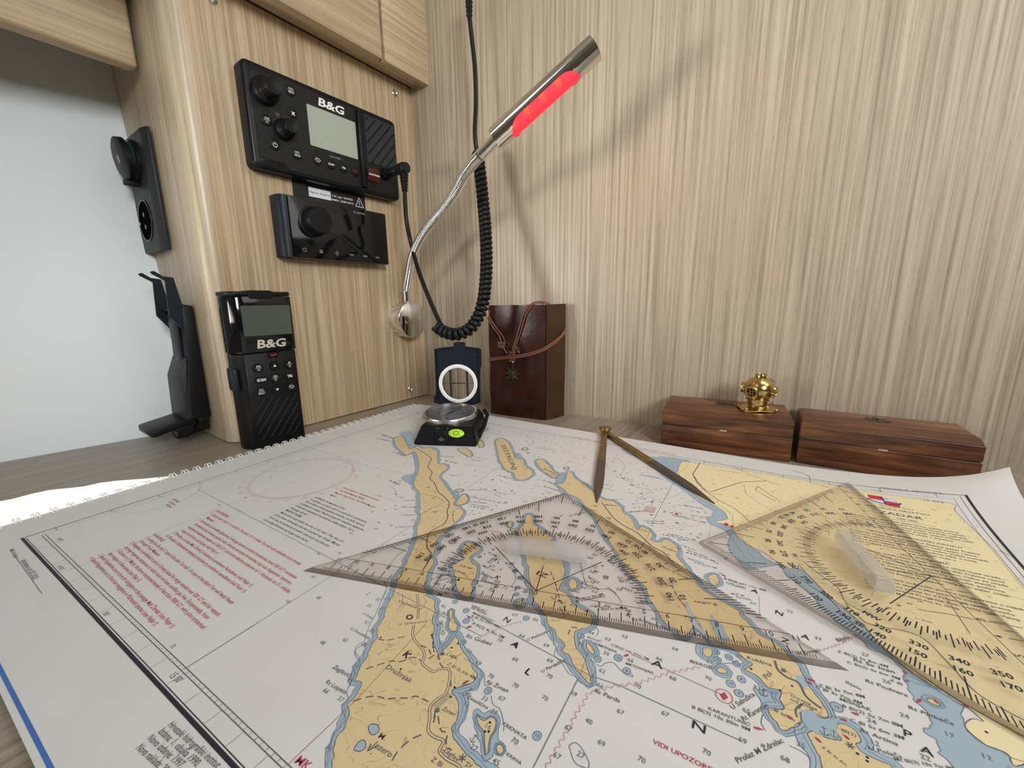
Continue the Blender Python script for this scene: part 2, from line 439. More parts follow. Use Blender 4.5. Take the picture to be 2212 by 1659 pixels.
# ================================================================== CHART geometry
C2 = onz(913, 889, .008); C1 = onz(47, 1163, .008)
E1 = (C2 - C1).normalized(); _e = onz(1290, 955.7, .008) - C2; E2 = _e.normalized()
DET = E2.x * E1.y - E2.y * E1.x
def lift(x, y):
    s_ = math.hypot(.5244 - x, .028 - y)
    f = .022 * math.exp(-s_ / .028) + .003 * max(0, min(1, (x - .40) / .1))
    d = max(0, (-.3535 + .022 * x - y) / .018); f -= .0045 * d * d if d < 1.2 else .0065
    return f
def height(x, y): return .008 + lift(x, y)
def cuv(px, py):
    z = .008
    for _ in range(12):
        d = onz(px, py, z) - C2
        x = (d.x * E1.y - d.y * E1.x) / DET; y = (E2.x * d.y - E2.y * d.x) / DET
        z = z * .5 + height(x, y) * .5
    return (x, y)
def surf(x, y, off=0.0):
    p = C2 + E2 * x + E1 * y; return Vector((p.x, p.y, height(x, y) + off))
edge_y = -.3685; edge_top = .0275; X0 = -.0335; X1 = .5244
# sun patch lower edge follows the binding edge of the chart
e_a = surf(X0 - .002, -.42); e_b = surf(X0 - .002, -.255)
patch += [Vector((e_b.x, e_b.y, 0)), Vector((e_a.x, e_a.y, 0))]
hole = [back(p, HZ) for p in patch]
outer = [Vector((-2.6, -2.2, HZ)), Vector((2.0, -2.2, HZ)), Vector((2.0, 1.6, HZ)), Vector((-2.6, 1.6, HZ))]
tri = tessellate_polygon([outer, hole])
allv = outer + hole; m = MB(); m.add(allv, tri); o = struct(m.build('ceiling', 'ceiling_white', smooth=False))
# far sides of the cabin behind the camera
m = MB(); m.box((-2.6, -2.25, -.9), (2.0, -2.2, HZ)); struct(m.build('wall_back', 'oak_wall'))
m = MB(); m.box((1.25, -2.2, -.9), (1.3, -.3, HZ)); struct(m.build('wall_side', 'oak_wall'))
m = MB(); m.box((-2.6, -2.2, -.92), (2.0, 1.6, -.9)); struct(m.build('floor', 'oak_desk'))

# ================================================================== LOCKERS
# locker above the radio (two doors)
cz = .4495; coff = .028
lk = thing('overhead_locker', 'oak overhead locker with two doors above the marine radio', 'locker', FA, (0, 0, cz))
zc = FA.xz(904, 199)[1]
MB().box((-.42, -.022, zc), (-.0004, -.0004, .97)).build('carcass', 'oak_level', lk)
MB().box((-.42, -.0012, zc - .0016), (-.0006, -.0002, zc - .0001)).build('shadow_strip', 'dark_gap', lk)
xg, zg = FA.xz(829, 128, .034); xr = -.0006
zb = FA.xz(921, 182, .034)[1]
MB().box((xg + .0018, -.034, zb), (xr, -.0222, .965), .0015).build('locker_door', 'oak_level', lk)
MB().box((-.415, -.034, zb), (xg - .0018, -.0222, .965), .0015).build('locker_door', 'oak_level', lk)
# locker at the upper left, over the white wall
lf = thing('side_locker', 'oak locker door in the upper left corner over the white wall', 'locker', FR)
p = FR.m @ FR.hit(303, 147, .001)
FL = Fr((p.x, p.y, 0), FA.az)
bx, bz = FL.xz(300, 147, .0)
lf.matrix_world = FL.m @ Matrix.Translation((bx, 0, bz)); ORIG[lf.name] = Vector((bx, 0, bz))
MB().box((bx - .5, 0, bz), (bx, .018, .96), .004, 3).build('locker_door', 'oak_level', lf)
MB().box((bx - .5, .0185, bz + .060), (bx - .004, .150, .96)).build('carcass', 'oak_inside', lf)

# ================================================================== VHF RADIO (region s=.1989 at 480,80)
def Zr(x0, y0, s): return lambda x, y: (x0 + x * s, y0 + y * s)
z2 = Zr(480, 80, .19892); z3 = Zr(560, 340, .16275)
RO = .016
def f2(x, y, off=RO): return FA.xz(*z2(x, y), off)
xl = FA.xz(512, 200, 0)[0]; xr_ = FA.xz(*z2(1895, 1200), RO)[0]
zt_ = FA.xz(*z2(1000, 545), RO)[1]; zb_ = FA.xz(*z2(1000, 1560), RO)[1]
xc = (xl + xr_) / 2
rad = thing('marine_radio', 'large black marine VHF radio with two round dials and a grey screen', 'radio', FA, (xc, 0, zb_))
m = MB(); m.prism(rrect(xl, zb_, xr_, zt_, .006), -RO, .0, .003, 3, front_only=True); m.build('bezel', 'bezel_plastic', rad)
ins = .0045; pl = RO + .0006
P = [(xl + ins + .002, zb_ + ins * 2.2), (xl + ins + .002, zt_ - ins * 2.0), (xl + .030, zt_ - ins * 2.0), (xl + .033, zt_ - ins * 1.1), (xr_ - .020, zt_ - ins * 1.1), (xr_ - .016, zt_ - ins * 2.2), (xr_ - ins * .7, zt_ - ins * 2.2), (xr_ - ins * .7, zb_ + ins * 2.2), (xr_ - .016, zb_ + ins * 2.2), (xr_ - .020, zb_ + ins), (xl + .036, zb_ + ins), (xl + .032, zb_ + ins * 2.2)]
m = MB(); m.prism(P, -pl, -RO + .002, .0004, 1); face = m.build('face_plate', 'face_plastic', rad)
def quadpoly(pts, off, fn): return [fn(x, y, off) for x, y in pts]
x0, z0_ = f2(917, 1165, pl); x1, z1_ = f2(1450, 935, pl); z0_ = (f2(955, 1165, pl)[1] + f2(1470, 1335, pl)[1]) / 2; z1_ = (f2(915, 718, pl)[1] + f2(1447, 935, pl)[1]) / 2
x0 = (f2(915, 718, pl)[0] + f2(955, 1165, pl)[0]) / 2; x1 = (f2(1447, 935, pl)[0] + f2(1470, 1335, pl)[0]) / 2
MB().prism(rrect(x0, z0_, x1, z1_, .001), -pl - .0003, -pl + .001).build('screen', 'lcd', rad)
# raised divider beside the grille
xd0, xd1 = f2(1462, 1000, pl)[0], f2(1520, 1000, pl)[0]
m = MB(); m.prism([(xd0, zb_ + .006), (xd1, zb_ + .006), (xd1, zt_ - .005), (xd0, zt_ - .005)], -pl - .004, -pl + .001, .0015, 2); m.build('divider', 'bezel_plastic', rad)
# grille with slanted slots
gx0, gx1 = f2(1550, 1000, pl)[0], f2(1870, 1150, pl)[0]; gz1 = f2(1700, 905, pl)[1]; gz0 = f2(1700, 1400, pl)[1]
m = MB(); m.prism([(gx0, gz0), (gx1, gz0), (gx1, gz1), (gx0, gz1)], -pl - .0012, -pl + .0005, .0006, 1); gr = m.build('speaker_grille', 'grey_plastic', rad)
nsl = 11; gw = gx1 - gx0; gh = gz1 - gz0
for i in range(nsl):
    c = -gh * .85 + (gw + gh * 1.5) * (i + .5) / nsl
    a0 = max(gx0 + .001, gx0 + c); z_a = gz0 + (a0 - (gx0 + c)) * 1.15 + .001
    b0 = min(gx1 - .0015, gx0 + c + (gh - .003) / 1.15); z_b = gz0 + (b0 - (gx0 + c)) * 1.15 + .001
    if b0 - a0 < .002 or z_b > gz1: continue
    w_ = .00115; d = Vector((b0 - a0, z_b - z_a)).normalized(); n_ = Vector((-d.y, d.x)) * w_
    MB().prism([(a0 - n_.x, z_a - n_.y), (b0 - n_.x, z_b - n_.y), (b0 + n_.x, z_b + n_.y), (a0 + n_.x, z_a + n_.y)], -pl - .00145, -pl + .0004).build('slot', 'button_rubber', gr)
def knob(cx, cz, r, h, name='knob', ribs=20, r2=.72):
    mt = Matrix.Translation((cx, -pl, cz)) @ YD
    m = MB(); m.lathe([(r, 0), (r * 1.0, h * .25), (r * .93, h * .32), (r * .90, h * .36), (r * r2 * 1.1, h * .42), (r * r2, h * .5), (r * r2 * .97, h * .9), (r * r2 * .88, h), (r * r2 * .6, h * .97), (.0001, h * .94)], 36, mt)
    for k in range(ribs):
        a = 2 * PI * k / ribs
        m.box((-.0006, r * r2 * .93, h * .45), (.0006, r * r2 * 1.03, h * .88), .0002, 1, mt @ Matrix.Rotation(a, 4, 'Z'))
    return m.build(name, 'black_plastic', rad)
kx, kz = f2(455, 590, pl); knob(kx, kz, .0128, .021)
kx2, kz2 = f2(665, 1010, pl); knob(kx2, kz2, .0100, .018)
def button(cx, cz, r, par, off, mat='button_rubber', body=None, name='button'):
    mt = Matrix.Translation((cx, -off, cz)) @ YD
    m = MB(); m.lathe([(r * 1.12, -.0002), (r * 1.12, .0002), (r, .0003), (r * .97, .0011), (r * .8, .0015), (.0001, .0015)], 28, mt)
    return m.build(name, mat, par)
def power_icon(m, x, z, r, y):
    def arc(a0, a1, r0, r1, n=16):
        vs = []; fs = []
        for i in range(n + 1):
            a = R(a0 + (a1 - a0) * i / n); vs += [(x + r0 * math.cos(a), y, z + r0 * math.sin(a)), (x + r1 * math.cos(a), y, z + r1 * math.sin(a))]
        for i in range(n): fs.append((2 * i, 2 * i + 1, 2 * i + 3, 2 * i + 2))
        m.add(vs, fs)
    arc(120, 420, r * .8, r); w_ = r * .12
    m.add([(x - w_, y, z), (x + w_, y, z), (x + w_, y, z + r * 1.1), (x - w_, y, z + r * 1.1)], [(0, 1, 2, 3)])
def lineq(m, x0, z0, x1, z1, w_, y):
    d = Vector((x1 - x0, z1 - z0)).normalized() * w_ / 2
    m.add([(x0 - d.y * -1, y, z0 - d.x), (x1 + d.y, y, z1 - d.x), (x1 - d.y, y, z1 + d.x), (x0 - d.y, y, z0 + d.x)], [(0, 1, 2, 3)])
def cloud_icon(m, x, z, r, y):
    pts = [(x + r * (.9 * math.cos(a) + .12 * math.cos(3 * a)), z + r * (.42 * math.sin(a) + .10 * abs(math.sin(1.5 * a)))) for a in [2 * PI * k / 20 for k in range(20)]]
    for a, b_ in zip(pts, pts[1:] + pts[:1]): lineq(m, a[0], a[1], b_[0], b_[1], r * .16, y)
    for k in (-.5, 0, .5): lineq(m, x + r * k, z - r * .62, x + r * k, z - r * .8, r * .14, y)
    for k in range(5):
        a = R(30 + 35 * k); lineq(m, x - r * .1 + r * .7 * math.cos(a), z + r * .3 + r * .5 * math.sin(a), x - r * .1 + r * .95 * math.cos(a), z + r * .3 + r * .75 * math.sin(a), r * .1, y)
B_R = .0052
for (bx_, by_, kind) in ((740, 585, 'DSC/MENU'), (762, 825, 'X'), (480, 905, 'AIS/IC'), (567, 1172, 'P'), (808, 1272, 'NAV/MOB'), (1032, 1340, 'W'), (1178, 1385, 'SCAN'), (1312, 1425, 'TRI'), (1440, 1462, '16/9')):
    x, z = f2(bx_, by_, pl); bt = button(x, z, B_R, rad, pl); m = MB(); y = -pl - .0017; mat = 'print_white'
    if kind == 'P': power_icon(m, x, z - .0002, .0024, y)
    elif kind == 'W': cloud_icon(m, x, z, .003, y)
    elif kind == 'X':
        text(m, 'x', wall_fn(x, z - .0002, y), size=.0046, center=True, bold=1)
    elif kind == '16/9': text(m, kind, wall_fn(x, z, y), width=.0064, center=True); mat = 'print_red'
    elif '/' in kind:
        a, b_ = kind.split('/')
        text(m, a, wall_fn(x, z + .0018, y), width=.0052 * (1 if len(a) > 2 else .6), center=True, size=.0017)
        text(m, b_, wall_fn(x, z - .0018, y), width=.006 * (1 if len(b_) > 2 else .45), center=True, size=.0018)
        lineq(m, x - .003, z, x + .003, z, .0003, y)
    else: text(m, kind, wall_fn(x, z, y), width=.0072 if len(kind) == 4 else .005, center=True, bold=1, size=.0021)
    m.build('button_print', mat, bt, smooth=False)
m = MB(); xa, za = f2(1035, 730, pl); xb_, zb2 = f2(1325, 845, pl)
text(m, 'B&G', wall_fn(xa, f2(1035, 735, pl)[1], -pl - .0002), width=(xb_ - xa), bold=1, size=abs(f2(1045, 655, pl)[1] - f2(1035, 735, pl)[1]), shear=.18)
m.build('brand_lettering', 'print_white', rad, smooth=False)
m = MB(); xa, za = f2(1145, 1288, pl); xb_, _ = f2(1312, 1335, pl)
text(m, '- ZOOM +', wall_fn(xa, za - .0006, -pl - .0002), width=xb_ - xa, size=.0019)
sx_, sz_ = f2(600, 845, pl); text(m, 'PUSH', wall_fn(sx_, sz_ + .001, -pl - .0002), width=.0035, center=True, size=.0011); text(m, 'H/L', wall_fn(sx_, sz_ - .001, -pl - .0002), width=.003, center=True, size=.0011)
vx, vz0 = f2(858, 560, pl); vz1 = f2(925, 1400, pl)[1]; 
m.build('small_print', 'print_grey', rad, smooth=False)['kind'] = 'stuff'
MB().box((vx - .00015, -pl - .0001, zb_ + .006), (vx + .00015, -pl + .001, zt_ - .007)).build('seam', 'grey_plastic', rad)
dx0, dz1 = f2(1570, 1412, pl); dx1 = f2(1705, 1500, pl)[0]; dz0 = f2(1570, 1555, pl)[1]
m = MB(); m.prism(rrect(dx0, dz0, dx1, dz1, .001), -pl - .0022, -pl, .0005, 1); dz = m.build('distress_flap', 'distress_red', rad)
m = MB(); text(m, 'DISTRESS', wall_fn((dx0 + dx1) / 2, (dz0 + dz1) / 2, -pl - .0025), width=(dx1 - dx0) * .9, center=True, bold=1, size=.0019); m.build('flap_print', 'print_white', dz, smooth=False)
# connector and sticking-out plug end
px_, pz_ = f2(1760, 1490, pl)
m = MB(); mt = Matrix.Translation((px_, -pl, pz_)) @ YD
m.lathe([(.0075, 0), (.0075, .004), (.0068, .005), (.0068, .009), (.0064, .0095), (.0001, .0095)], 28, mt); m.build('microphone_socket', 'black_plastic', rad)

# ================================================================== microphone lead
ck = thing('coiled_microphone_cord', 'black coiled microphone cord hanging in a loop between radio and wall', 'cord', FA, (px_, -pl - .0096, pz_))
k0 = FA.hit(885, 380, .055); PZ = pz_
m = MB(); mt = Matrix.Translation((px_, -pl - .0096, pz_)) @ YD
LB = .055 - pl - .0096
m.lathe([(.0052, 0), (.0052, LB * .3), (.0058, LB * .32), (.0058, LB * .5), (.0054, LB * .52), (.0054, LB - .008), (.0072, LB - .006), (.0074, LB + .002), (.0066, LB + .003), (.0064, LB + .006), (.0001, LB + .0064)], 28, mt)
m.build('plug', 'cable_rubber', ck)
ex = (px_, -.055, pz_)
m = MB(); prof = []
for k in range(13):
    t_ = k / 12; z = pz_ - .006 - .022 * t_; r = .0054 - .0022 * t_ + (.0005 if k % 2 else -.0004); prof.append(Vector((px_, -.055, z))); 
rr = [(.0056 - .0022 * k / 12 + (.0005 if k % 2 else -.0005)) for k in range(13)]
m.tube(prof, rr, 20); m.build('strain_relief', 'cable_rubber', ck)
inv = FA.inv
def A_(px, py, d): return inv @ atd(px, py, d)
p_end = prof[-1]; d_end = -(M3.inverted() @ ((FA.m @ p_end) - CAM)).z
lead = [p_end + Vector((0, 0, .003)), p_end] + [A_(x, y, d) for x, y, d in ((878, 475, d_end), (890, 535, d_end + .01), (906, 590, .50), (925, 640, .49), (940, 675, .485), (950, 697, .48))]
m = MB(); m.tube(smooth_path(lead, 8), .0027, 12); m.build('lower_lead', 'cable_rubber', ck)
coil_px = [(943, 704, .48), (958, 716, .475), (985, 722, .47), (1012, 712, .47), (1031, 688, .47), (1043, 655, .47), (1049, 610, .475), (1051, 560, .48), (1049, 500, .485), (1044, 440, .49), (1038, 380, .49), (1031, 327, .49)]
cp = resample(smooth_path([A_(*p) for p in coil_px], 12), .0004)
m = MB(); pts = []; rc = .0050; wr = .0029; pitch = .0063
up = None; L_ = 0
for i, p in enumerate(cp):
    tg = (cp[min(i + 1, len(cp) - 1)] - cp[max(i - 1, 0)]).normalized()
    if up is None: up = tg.orthogonal().normalized()
    up = (up - tg * up.dot(tg)).normalized(); sd_ = tg.cross(up); a = 2 * PI * (i * .0004) / pitch
    pts.append(p + (up * math.cos(a) + sd_ * math.sin(a)) * rc)
m.tube(pts, wr, 8); m.build('coil', 'cable_rubber', ck, sharp=80)
upl = [pts[-1]] + [A_(x, y, d) for x, y, d in ((1026, 290, .49), (1028, 220, .49), (1026, 150, .485), (1020, 90, .48), (1015, 45, .475), (1014, 30, .475))]
m = MB(); m.tube(smooth_path([pts[-4]] + upl, 8), .0027, 12); m.build('upper_lead', 'cable_rubber', ck)
e0 = A_(1014, 38, .475); m = MB(); n_ = 17
m.tube([e0 + Vector((0, 0, .0022 * k)) for k in range(n_)], [(.0032 + .0018 * k / n_ + (.0005 if k % 2 else -.0004)) for k in range(n_)], 18); m.build('upper_strain_relief', 'cable_rubber', ck)

# ================================================================== STEREO (region s=.16275 at 560,340)
SO = .020
def f3(x, y, off=SO): return FA.xz(*z3(x, y), off)
sl = FA.xz(588, 480, 0)[0]; sr = f3(1690, 1000)[0]; st = (f3(370, 477)[1] + f3(1680, 765)[1]) / 2; sb = (f3(440, 1315)[1] + f3(1720, 1430)[1]) / 2
ste = thing('stereo', 'glossy black marine stereo with round volume dial below the radio', 'stereo', FA, ((sl + sr) / 2, 0, sb))
prof = [(sl, 0), (sl, -.012), (sl + .0015, -.0165), (sl + .005, -.0192), (sl + .009, -.02), (sl + .009, 0)]
MB().prism(prof, sb, st, axis='z', bev=.0006, seg=1).build('side_housing', 'navy_plastic', ste)
m = MB(); m.prism(rrect(sl + .0094, sb, sr, st, .0015), -SO, 0, .0006, 2, front_only=True); m.build('front_glass', 'black_gloss', ste)
kx, kz = f3(715, 855, SO)
m = MB(); mt = Matrix.Translation((kx, -SO, kz)) @ YD
m.lathe([(.0165, 0), (.0165, .001), (.0150, .0018), (.0146, .008), (.0142, .0155), (.0135, .0165), (.0001, .0165)], 48, mt); m.build('volume_dial', 'black_plastic', ste)
m = MB(); y = -SO - .0003
pts_i = {k: f3(*v) for k, v in dict(p=(600, 1225), m=(823, 1250), s=(1030, 1272), b=(1218, 1292), a=(1403, 1312), n=(1575, 1330)).items()}
power_icon(m, pts_i['p'][0], pts_i['p'][1], .0022, y)
x, z = pts_i['m']
for k in (-1, 0, 1): lineq(m, x - .0022, z + k * .0014, x + .0022, z + k * .0014, .0006, y)
x, z = pts_i['s']
for k in range(14):
    a, b_ = R(-120 + 17 * k), R(-120 + 17 * (k + 1)); lineq(m, x + .0021 * math.cos(a), z + .0021 * math.sin(a), x + .0021 * math.cos(b_), z + .0021 * math.sin(b_), .0004, y)
lineq(m, x - .0028, z, x + .0008, z, .0005, y)
def tri_(m, x, z, s_, y, d=1): m.add([(x - s_ * d, y, z - s_), (x + s_ * d, y, z), (x - s_ * d, y, z + s_)], [(0, 1, 2)])
tri_(m, x + .0004, z, .0009, y)
x, z = pts_i['b']; tri_(m, x, z, .0011, y, -1); tri_(m, x + .0024, z, .0011, y, -1); lineq(m, x - .002, z - .0013, x - .002, z + .0013, .0005, y)
x, z = pts_i['a']; tri_(m, x - .0012, z, .0013, y); lineq(m, x + .0014, z - .0013, x + .0014, z + .0013, .0006, y); lineq(m, x + .0027, z - .0013, x + .0027, z + .0013, .0006, y)
x, z = pts_i['n']; tri_(m, x - .0024, z, .0011, y); tri_(m, x, z, .0011, y); lineq(m, x + .002, z - .0013, x + .002, z + .0013, .0005, y)
xa, za = f3(1250, 735); xb_, _ = f3(1402, 760); text(m, 'FUSION', wall_fn(xa, za - .0004, y), width=xb_ - xa, size=.0024)
m.build('key_print', 'print_grey', ste, smooth=False)['kind'] = 'stuff'
m = MB(); xa, za = f3(1102, 1160); xb_, _ = f3(1225, 1165); text(m, 'Bluetooth', wall_fn(xa, za, y), width=xb_ - xa, size=.0014); 
zl = f3(600, 1165)[1]; lineq(m, sl + .012, zl, sr - .002, zl, .00015, y)
for kx_ in (710, 930, 1125, 1310, 1490):
    x = f3(kx_, 1270)[0]; lineq(m, x, sb + .003, x, zl - .002, .00015, y)
m.build('faint_print', 'grey_plastic', ste, smooth=False)

# sticker between radio and stereo
q = [f3(430, 290, .0004), f3(1400, 525, .0004)]; tz1 = (q[0][1] + q[1][1]) / 2; tz0 = tz1 - .0215
stk = thing('call_sign_sticker', 'black call sign sticker with white name field between radio and stereo', 'sticker', FA, (q[0][0], 0, tz0))
MB().box((q[0][0], -.0004, tz0), (q[1][0], -.00002, tz1)).build('backing', 'sticker_black', stk)
w0, w1 = f3(655, 455, .0005), f3(950, 515, .0005); wz1 = f3(655, 390, .0005)[1]; wz0 = f3(655, 512, .0005)[1]
MB().box((w0[0], -.0006, wz0), (w1[0], -.0004, wz1)).build('name_field', 'sticker_white', stk)
m = MB(); text(m, 'Name: Asterix', wall_fn(w0[0] + .001, (wz0 + wz1) / 2 - .0012, -.0007), width=(w1[0] - w0[0]) * .93, size=.0026); m.build('name_print', 'ink', stk, smooth=False)
m = MB(); a0, a1 = f3(962, 512, .0005), f3(1242, 575, .0005)
text(m, 'Call sign: 9A9825', wall_fn(a0[0], a0[1] - .0004, -.0005), width=a1[0] - a0[0], size=.0022)
a0, a1 = f3(962, 562, .0005), f3(1252, 620, .0005); text(m, 'MMSI: 238010010', wall_fn(a0[0], a0[1] - .0006, -.0005), width=a1[0] - a0[0], size=.0022)
T0, T1, T2 = f3(1280, 645, .0005), f3(1385, 672, .0005), f3(1325, 535, .0005)
tz = (T0[1] + T1[1]) / 2
for a, b_ in (((T0[0], tz), (T1[0], tz)), ((T1[0], tz), (T2[0], T2[1])), ((T2[0], T2[1]), (T0[0], tz))): lineq(m, *a, *b_, .0007, -.0005)
cxm = (T0[0] + T1[0]) / 2; lineq(m, cxm, tz + .003, cxm, tz + .0075, .0009, -.0005); lineq(m, cxm, tz + .0014, cxm, tz + .0022, .0009, -.0005)
m.build('sticker_print', 'print_white', stk, smooth=False)

# ================================================================== READING LAMP (region s=.20493 at 820,580)
bx_, bz_ = FA.xz(893, 690.5, .024); bx0, bz0 = FA.xz(874, 690, .0)
br_ = abs(FA.xz(893, 652, .024)[1] - FA.xz(893, 730, .024)[1]) / 2
rl = thing('reading_lamp', 'chrome gooseneck reading lamp with a glowing red light strip', 'lamp', FA, (bx_, 0, bz_))
mt = Matrix.Translation((bx_, 0, bz_)) @ YD
m = MB(); m.lathe([(br_, 0), (br_, .0215), (br_ * .985, .0232), (br_ * .94, .024), (.0001, .024)], 64, mt); m.build('wall_base', 'chrome', rl)
for s_ in (-1, 1):
    m = MB(); m.lathe([(.0019, 0), (.0019, .0006), (.0012, .0009), (.0001, .0004)], 16, Matrix.Translation((bx_ + s_ * br_ * .52, -.0238, bz_ - .001 + 0.002 * s_)) @ YD); m.build('screw', 'steel', rl)
yb = -.012
s0 = Vector((bx_, yb, bz_ + br_ - .001)); s1 = Vector((bx_, yb, bz_ + br_ + .017))
m = MB(); m.tube([s0, s1], .0048, 20); m.build('lower_ferrule', 'chrome', rl)
dep = lambda v: -(M3.inverted() @ ((FA.m @ v) - CAM)).z
d0 = dep(s1); nk = [(883, 592), (890, 556), (905, 520), (930, 483), (958, 450), (983, 415), (1002, 380), (1022, 352), (1040, 333)]
NK = [s1 - Vector((0, 0, .004)), s1]; n = len(nk)
for i, (x, y) in enumerate(nk): NK.append(A_(x, y, d0 + (.385 - d0) * ((i + 1) / n) ** .9))
path = resample(smooth_path(NK, 10), .0005)
m = MB(); m.tube(path, [(.0035, .0051, .0056, .0056, .0051)[k % 5] for k in range(len(path))], 18); m.build('gooseneck', 'chrome', rl, sharp=48)
h0 = A_(1040, 333, .385); h1 = A_(1069, 303, .378); h2 = A_(1285, 104, .345)
m = MB(); m.tube([h0 - (h1 - h0) * .1, h0, h1, h1 + (h1 - h0) * .3], .0056, 24); m.build('upper_ferrule', 'chrome', rl)
hd = (h2 - h1); HL = hd.length; zax = hd.normalized()
# the light slot faces down-right: choose the radial direction that looks that way from the room
dn = (inv.to_3x3() @ (M3 @ Vector((.72, -.62, .34)))).normalized(); dn = (dn - zax * dn.dot(zax)).normalized()
Mh = Matrix((zax.cross(dn).to_tuple() + (0,), dn.to_tuple() + (0,), zax.to_tuple() + (0,), (0, 0, 0, 1))).transposed()
Mh = Matrix.Translation(h1) @ Mh           # local: z along the head, y toward the slot
HR = .0106
def head_shell(r_out, r_in, z0, z1, slot=None, seg=64, nz=60):
    """tube wall with a stadium-shaped opening around +y"""
    m = MB(); s_half, za, zb_ = slot
    zs = [z0 + (z1 - z0) * i / nz for i in range(nz + 1)]
    def halfang(z):
        if z <= za or z >= zb_: return 0
        e = .014; t_ = min(1, (z - za) / e, (zb_ - z) / e); return s_half * math.sqrt(1 - (1 - t_) ** 2)
    vs = []; 
    for z in zs:
        h_ = halfang(z)
        for k in range(seg + 1):
            a = PI / 2 + h_ + (2 * PI - 2 * h_) * k / seg
            vs.append((r_out * math.cos(a), r_out * math.sin(a), z))
    fs = [(i * (seg + 1) + k, i * (seg + 1) + k + 1, (i + 1) * (seg + 1) + k + 1, (i + 1) * (seg + 1) + k) for i in range(nz) for k in range(seg)]
    m.add(vs, fs, Mh); n0 = len(vs)
    m.lathe([(r_in, z0), (r_out, z0)], 48, Mh, cap=False); m.lathe([(r_out, z1), (r_in, z1)], 48, Mh, cap=False)
    return m
m = head_shell(HR, HR * .93, 0, HL, (R(62), .016, HL - .022)); m.build('lamp_head', 'chrome', rl, sharp=50, recalc=False)
m = MB(); m.lathe([(HR * .96, .012), (HR * .96, HL - .017)], 40, Mh, cap=True); lo_ = m.build('light_strip', 'red_led', rl)
# put the strip's own coordinates along the head so that the diodes show as spots
me = lo_.data; me.transform(Matrix.Translation(ORIG[rl.name])); me.transform(Mh.inverted()); lo_.matrix_local = Matrix.Translation(-ORIG[rl.name]) @ Mh
m = MB(); m.lathe([(HR * .93, HL - .002), (.0001, HL - .002)], 32, Mh); m.build('end_cap', 'steel', rl); m = MB(); m.lathe([(HR * .93, .001), (.0001, .001)], 32, Mh); m.build('end_cap', 'steel', rl)
pd = bpy.data.lights.new('red_light', 'AREA'); pd.energy = .045; pd.color = (1, .05, .07); pd.shape = 'RECTANGLE'; pd.size = .01; pd.size_y = HL * .7
po = bpy.data.objects.new('red_light', pd); COL.objects.link(po); po.parent = rl
po.matrix_local = Matrix.Translation(-ORIG[rl.name]) @ Mh @ Matrix.Translation((0, HR + .002, HL * .5)) @ Matrix.Rotation(R(90), 4, 'X')

# ================================================================== SOCKET PANEL on the side board (region s=.21702 at 220,240)
z4 = Zr(220, 240, .21702)
def f4(x, y, off=0.0): return FR.xz(*z4(x, y), off)
sxr = (f4(490, 180)[0] + f4(678, 1380)[0]) / 2; szt = f4(490, 182)[1]; szb = f4(678, 1378)[1]
sxl = -.156; sxr = -.080; szt = .330; szb = .209; PO = .0058
sk = thing('socket_panel', 'tall black socket panel with a hinged USB cap and an empty round socket', 'outlet', FR, ((sxl + sxr) / 2, 0, szb))
cxs = (sxl + sxr) / 2; P = [(sxr, 0), (sxr, -PO * .75)]
xin = sxr - .012
m = MB(); m.prism([(sxl, 0), (sxr, 0), (sxr, -.0030), (xin, -PO), (sxl + .004, -PO), (sxl, -.0030)], szb, szt, axis='z', bev=.001, seg=2); m.build('plate', 'grey_plastic', sk)
cxp = -.124; sz1 = .2425; sz2 = .303; rs = .0205
m = MB(); m.lathe([(rs * 1.08, -.001), (rs * 1.08, .0008), (rs, .001), (rs * .97, -.0008)], 40, Matrix.Translation((cxp, -PO, sz1)) @ YD, cap=False); m.build('socket_rim', 'black_gloss', sk)
m = MB(); m.lathe([(rs, .0006), (.0001, .0006)], 40, Matrix.Translation((cxp, -PO, sz1)) @ YD); hole_o = m.build('socket_well_shade', 'well_shade', sk)  # flat disc, its black stands in for the shade inside the socket
for s_ in (-1, 1): MB().box((cxp - .001, -PO - .0014, sz1 + s_ * .0065 - .0022), (cxp + .001, -PO - .0006, sz1 + s_ * .0065 + .0022)).build('contact', 'steel', hole_o)
m = MB(); mt = Matrix.Translation((cxp, -PO, sz2)) @ YD
m.lathe([(rs * 1.06, 0), (rs * 1.06, .003), (rs * .98, .0045), (.0001, .0045)], 40, mt); m.build('charger_body', 'button_rubber', sk)
m = MB(); m.lathe([(rs * .97, .0044), (rs * .99, .0056), (rs * .9, .006), (.0001, .006)], 40, mt); m.build('lit_ring', 'teal_ring', sk)
mt2 = Matrix.Translation((cxp, -PO - .0055, sz2 + .001)) @ Matrix.Rotation(R(9), 4, 'X') @ YD
m = MB(); m.lathe([(rs * .95, 0), (rs * 1.04, .001), (rs * 1.04, .0065), (rs * .9, .0078), (.0001, .0082)], 40, mt2); cap_o = m.build('dust_cap', 'black_plastic', sk)
m = MB(); 
for k in range(4): m.box((-.003 + .0018 * k, -.0035, .0080), (-.0022 + .0018 * k, .0035, .0084), 0, 1, mt2)
m.build('cap_mark', 'print_grey', cap_o)
m = MB(); m.box((cxp - .003, -PO - .013, sz2 - rs * 1.25), (cxp + .003, -PO, sz2 - rs * .95), .0012, 2); m.build('hinge', 'black_plastic', sk)

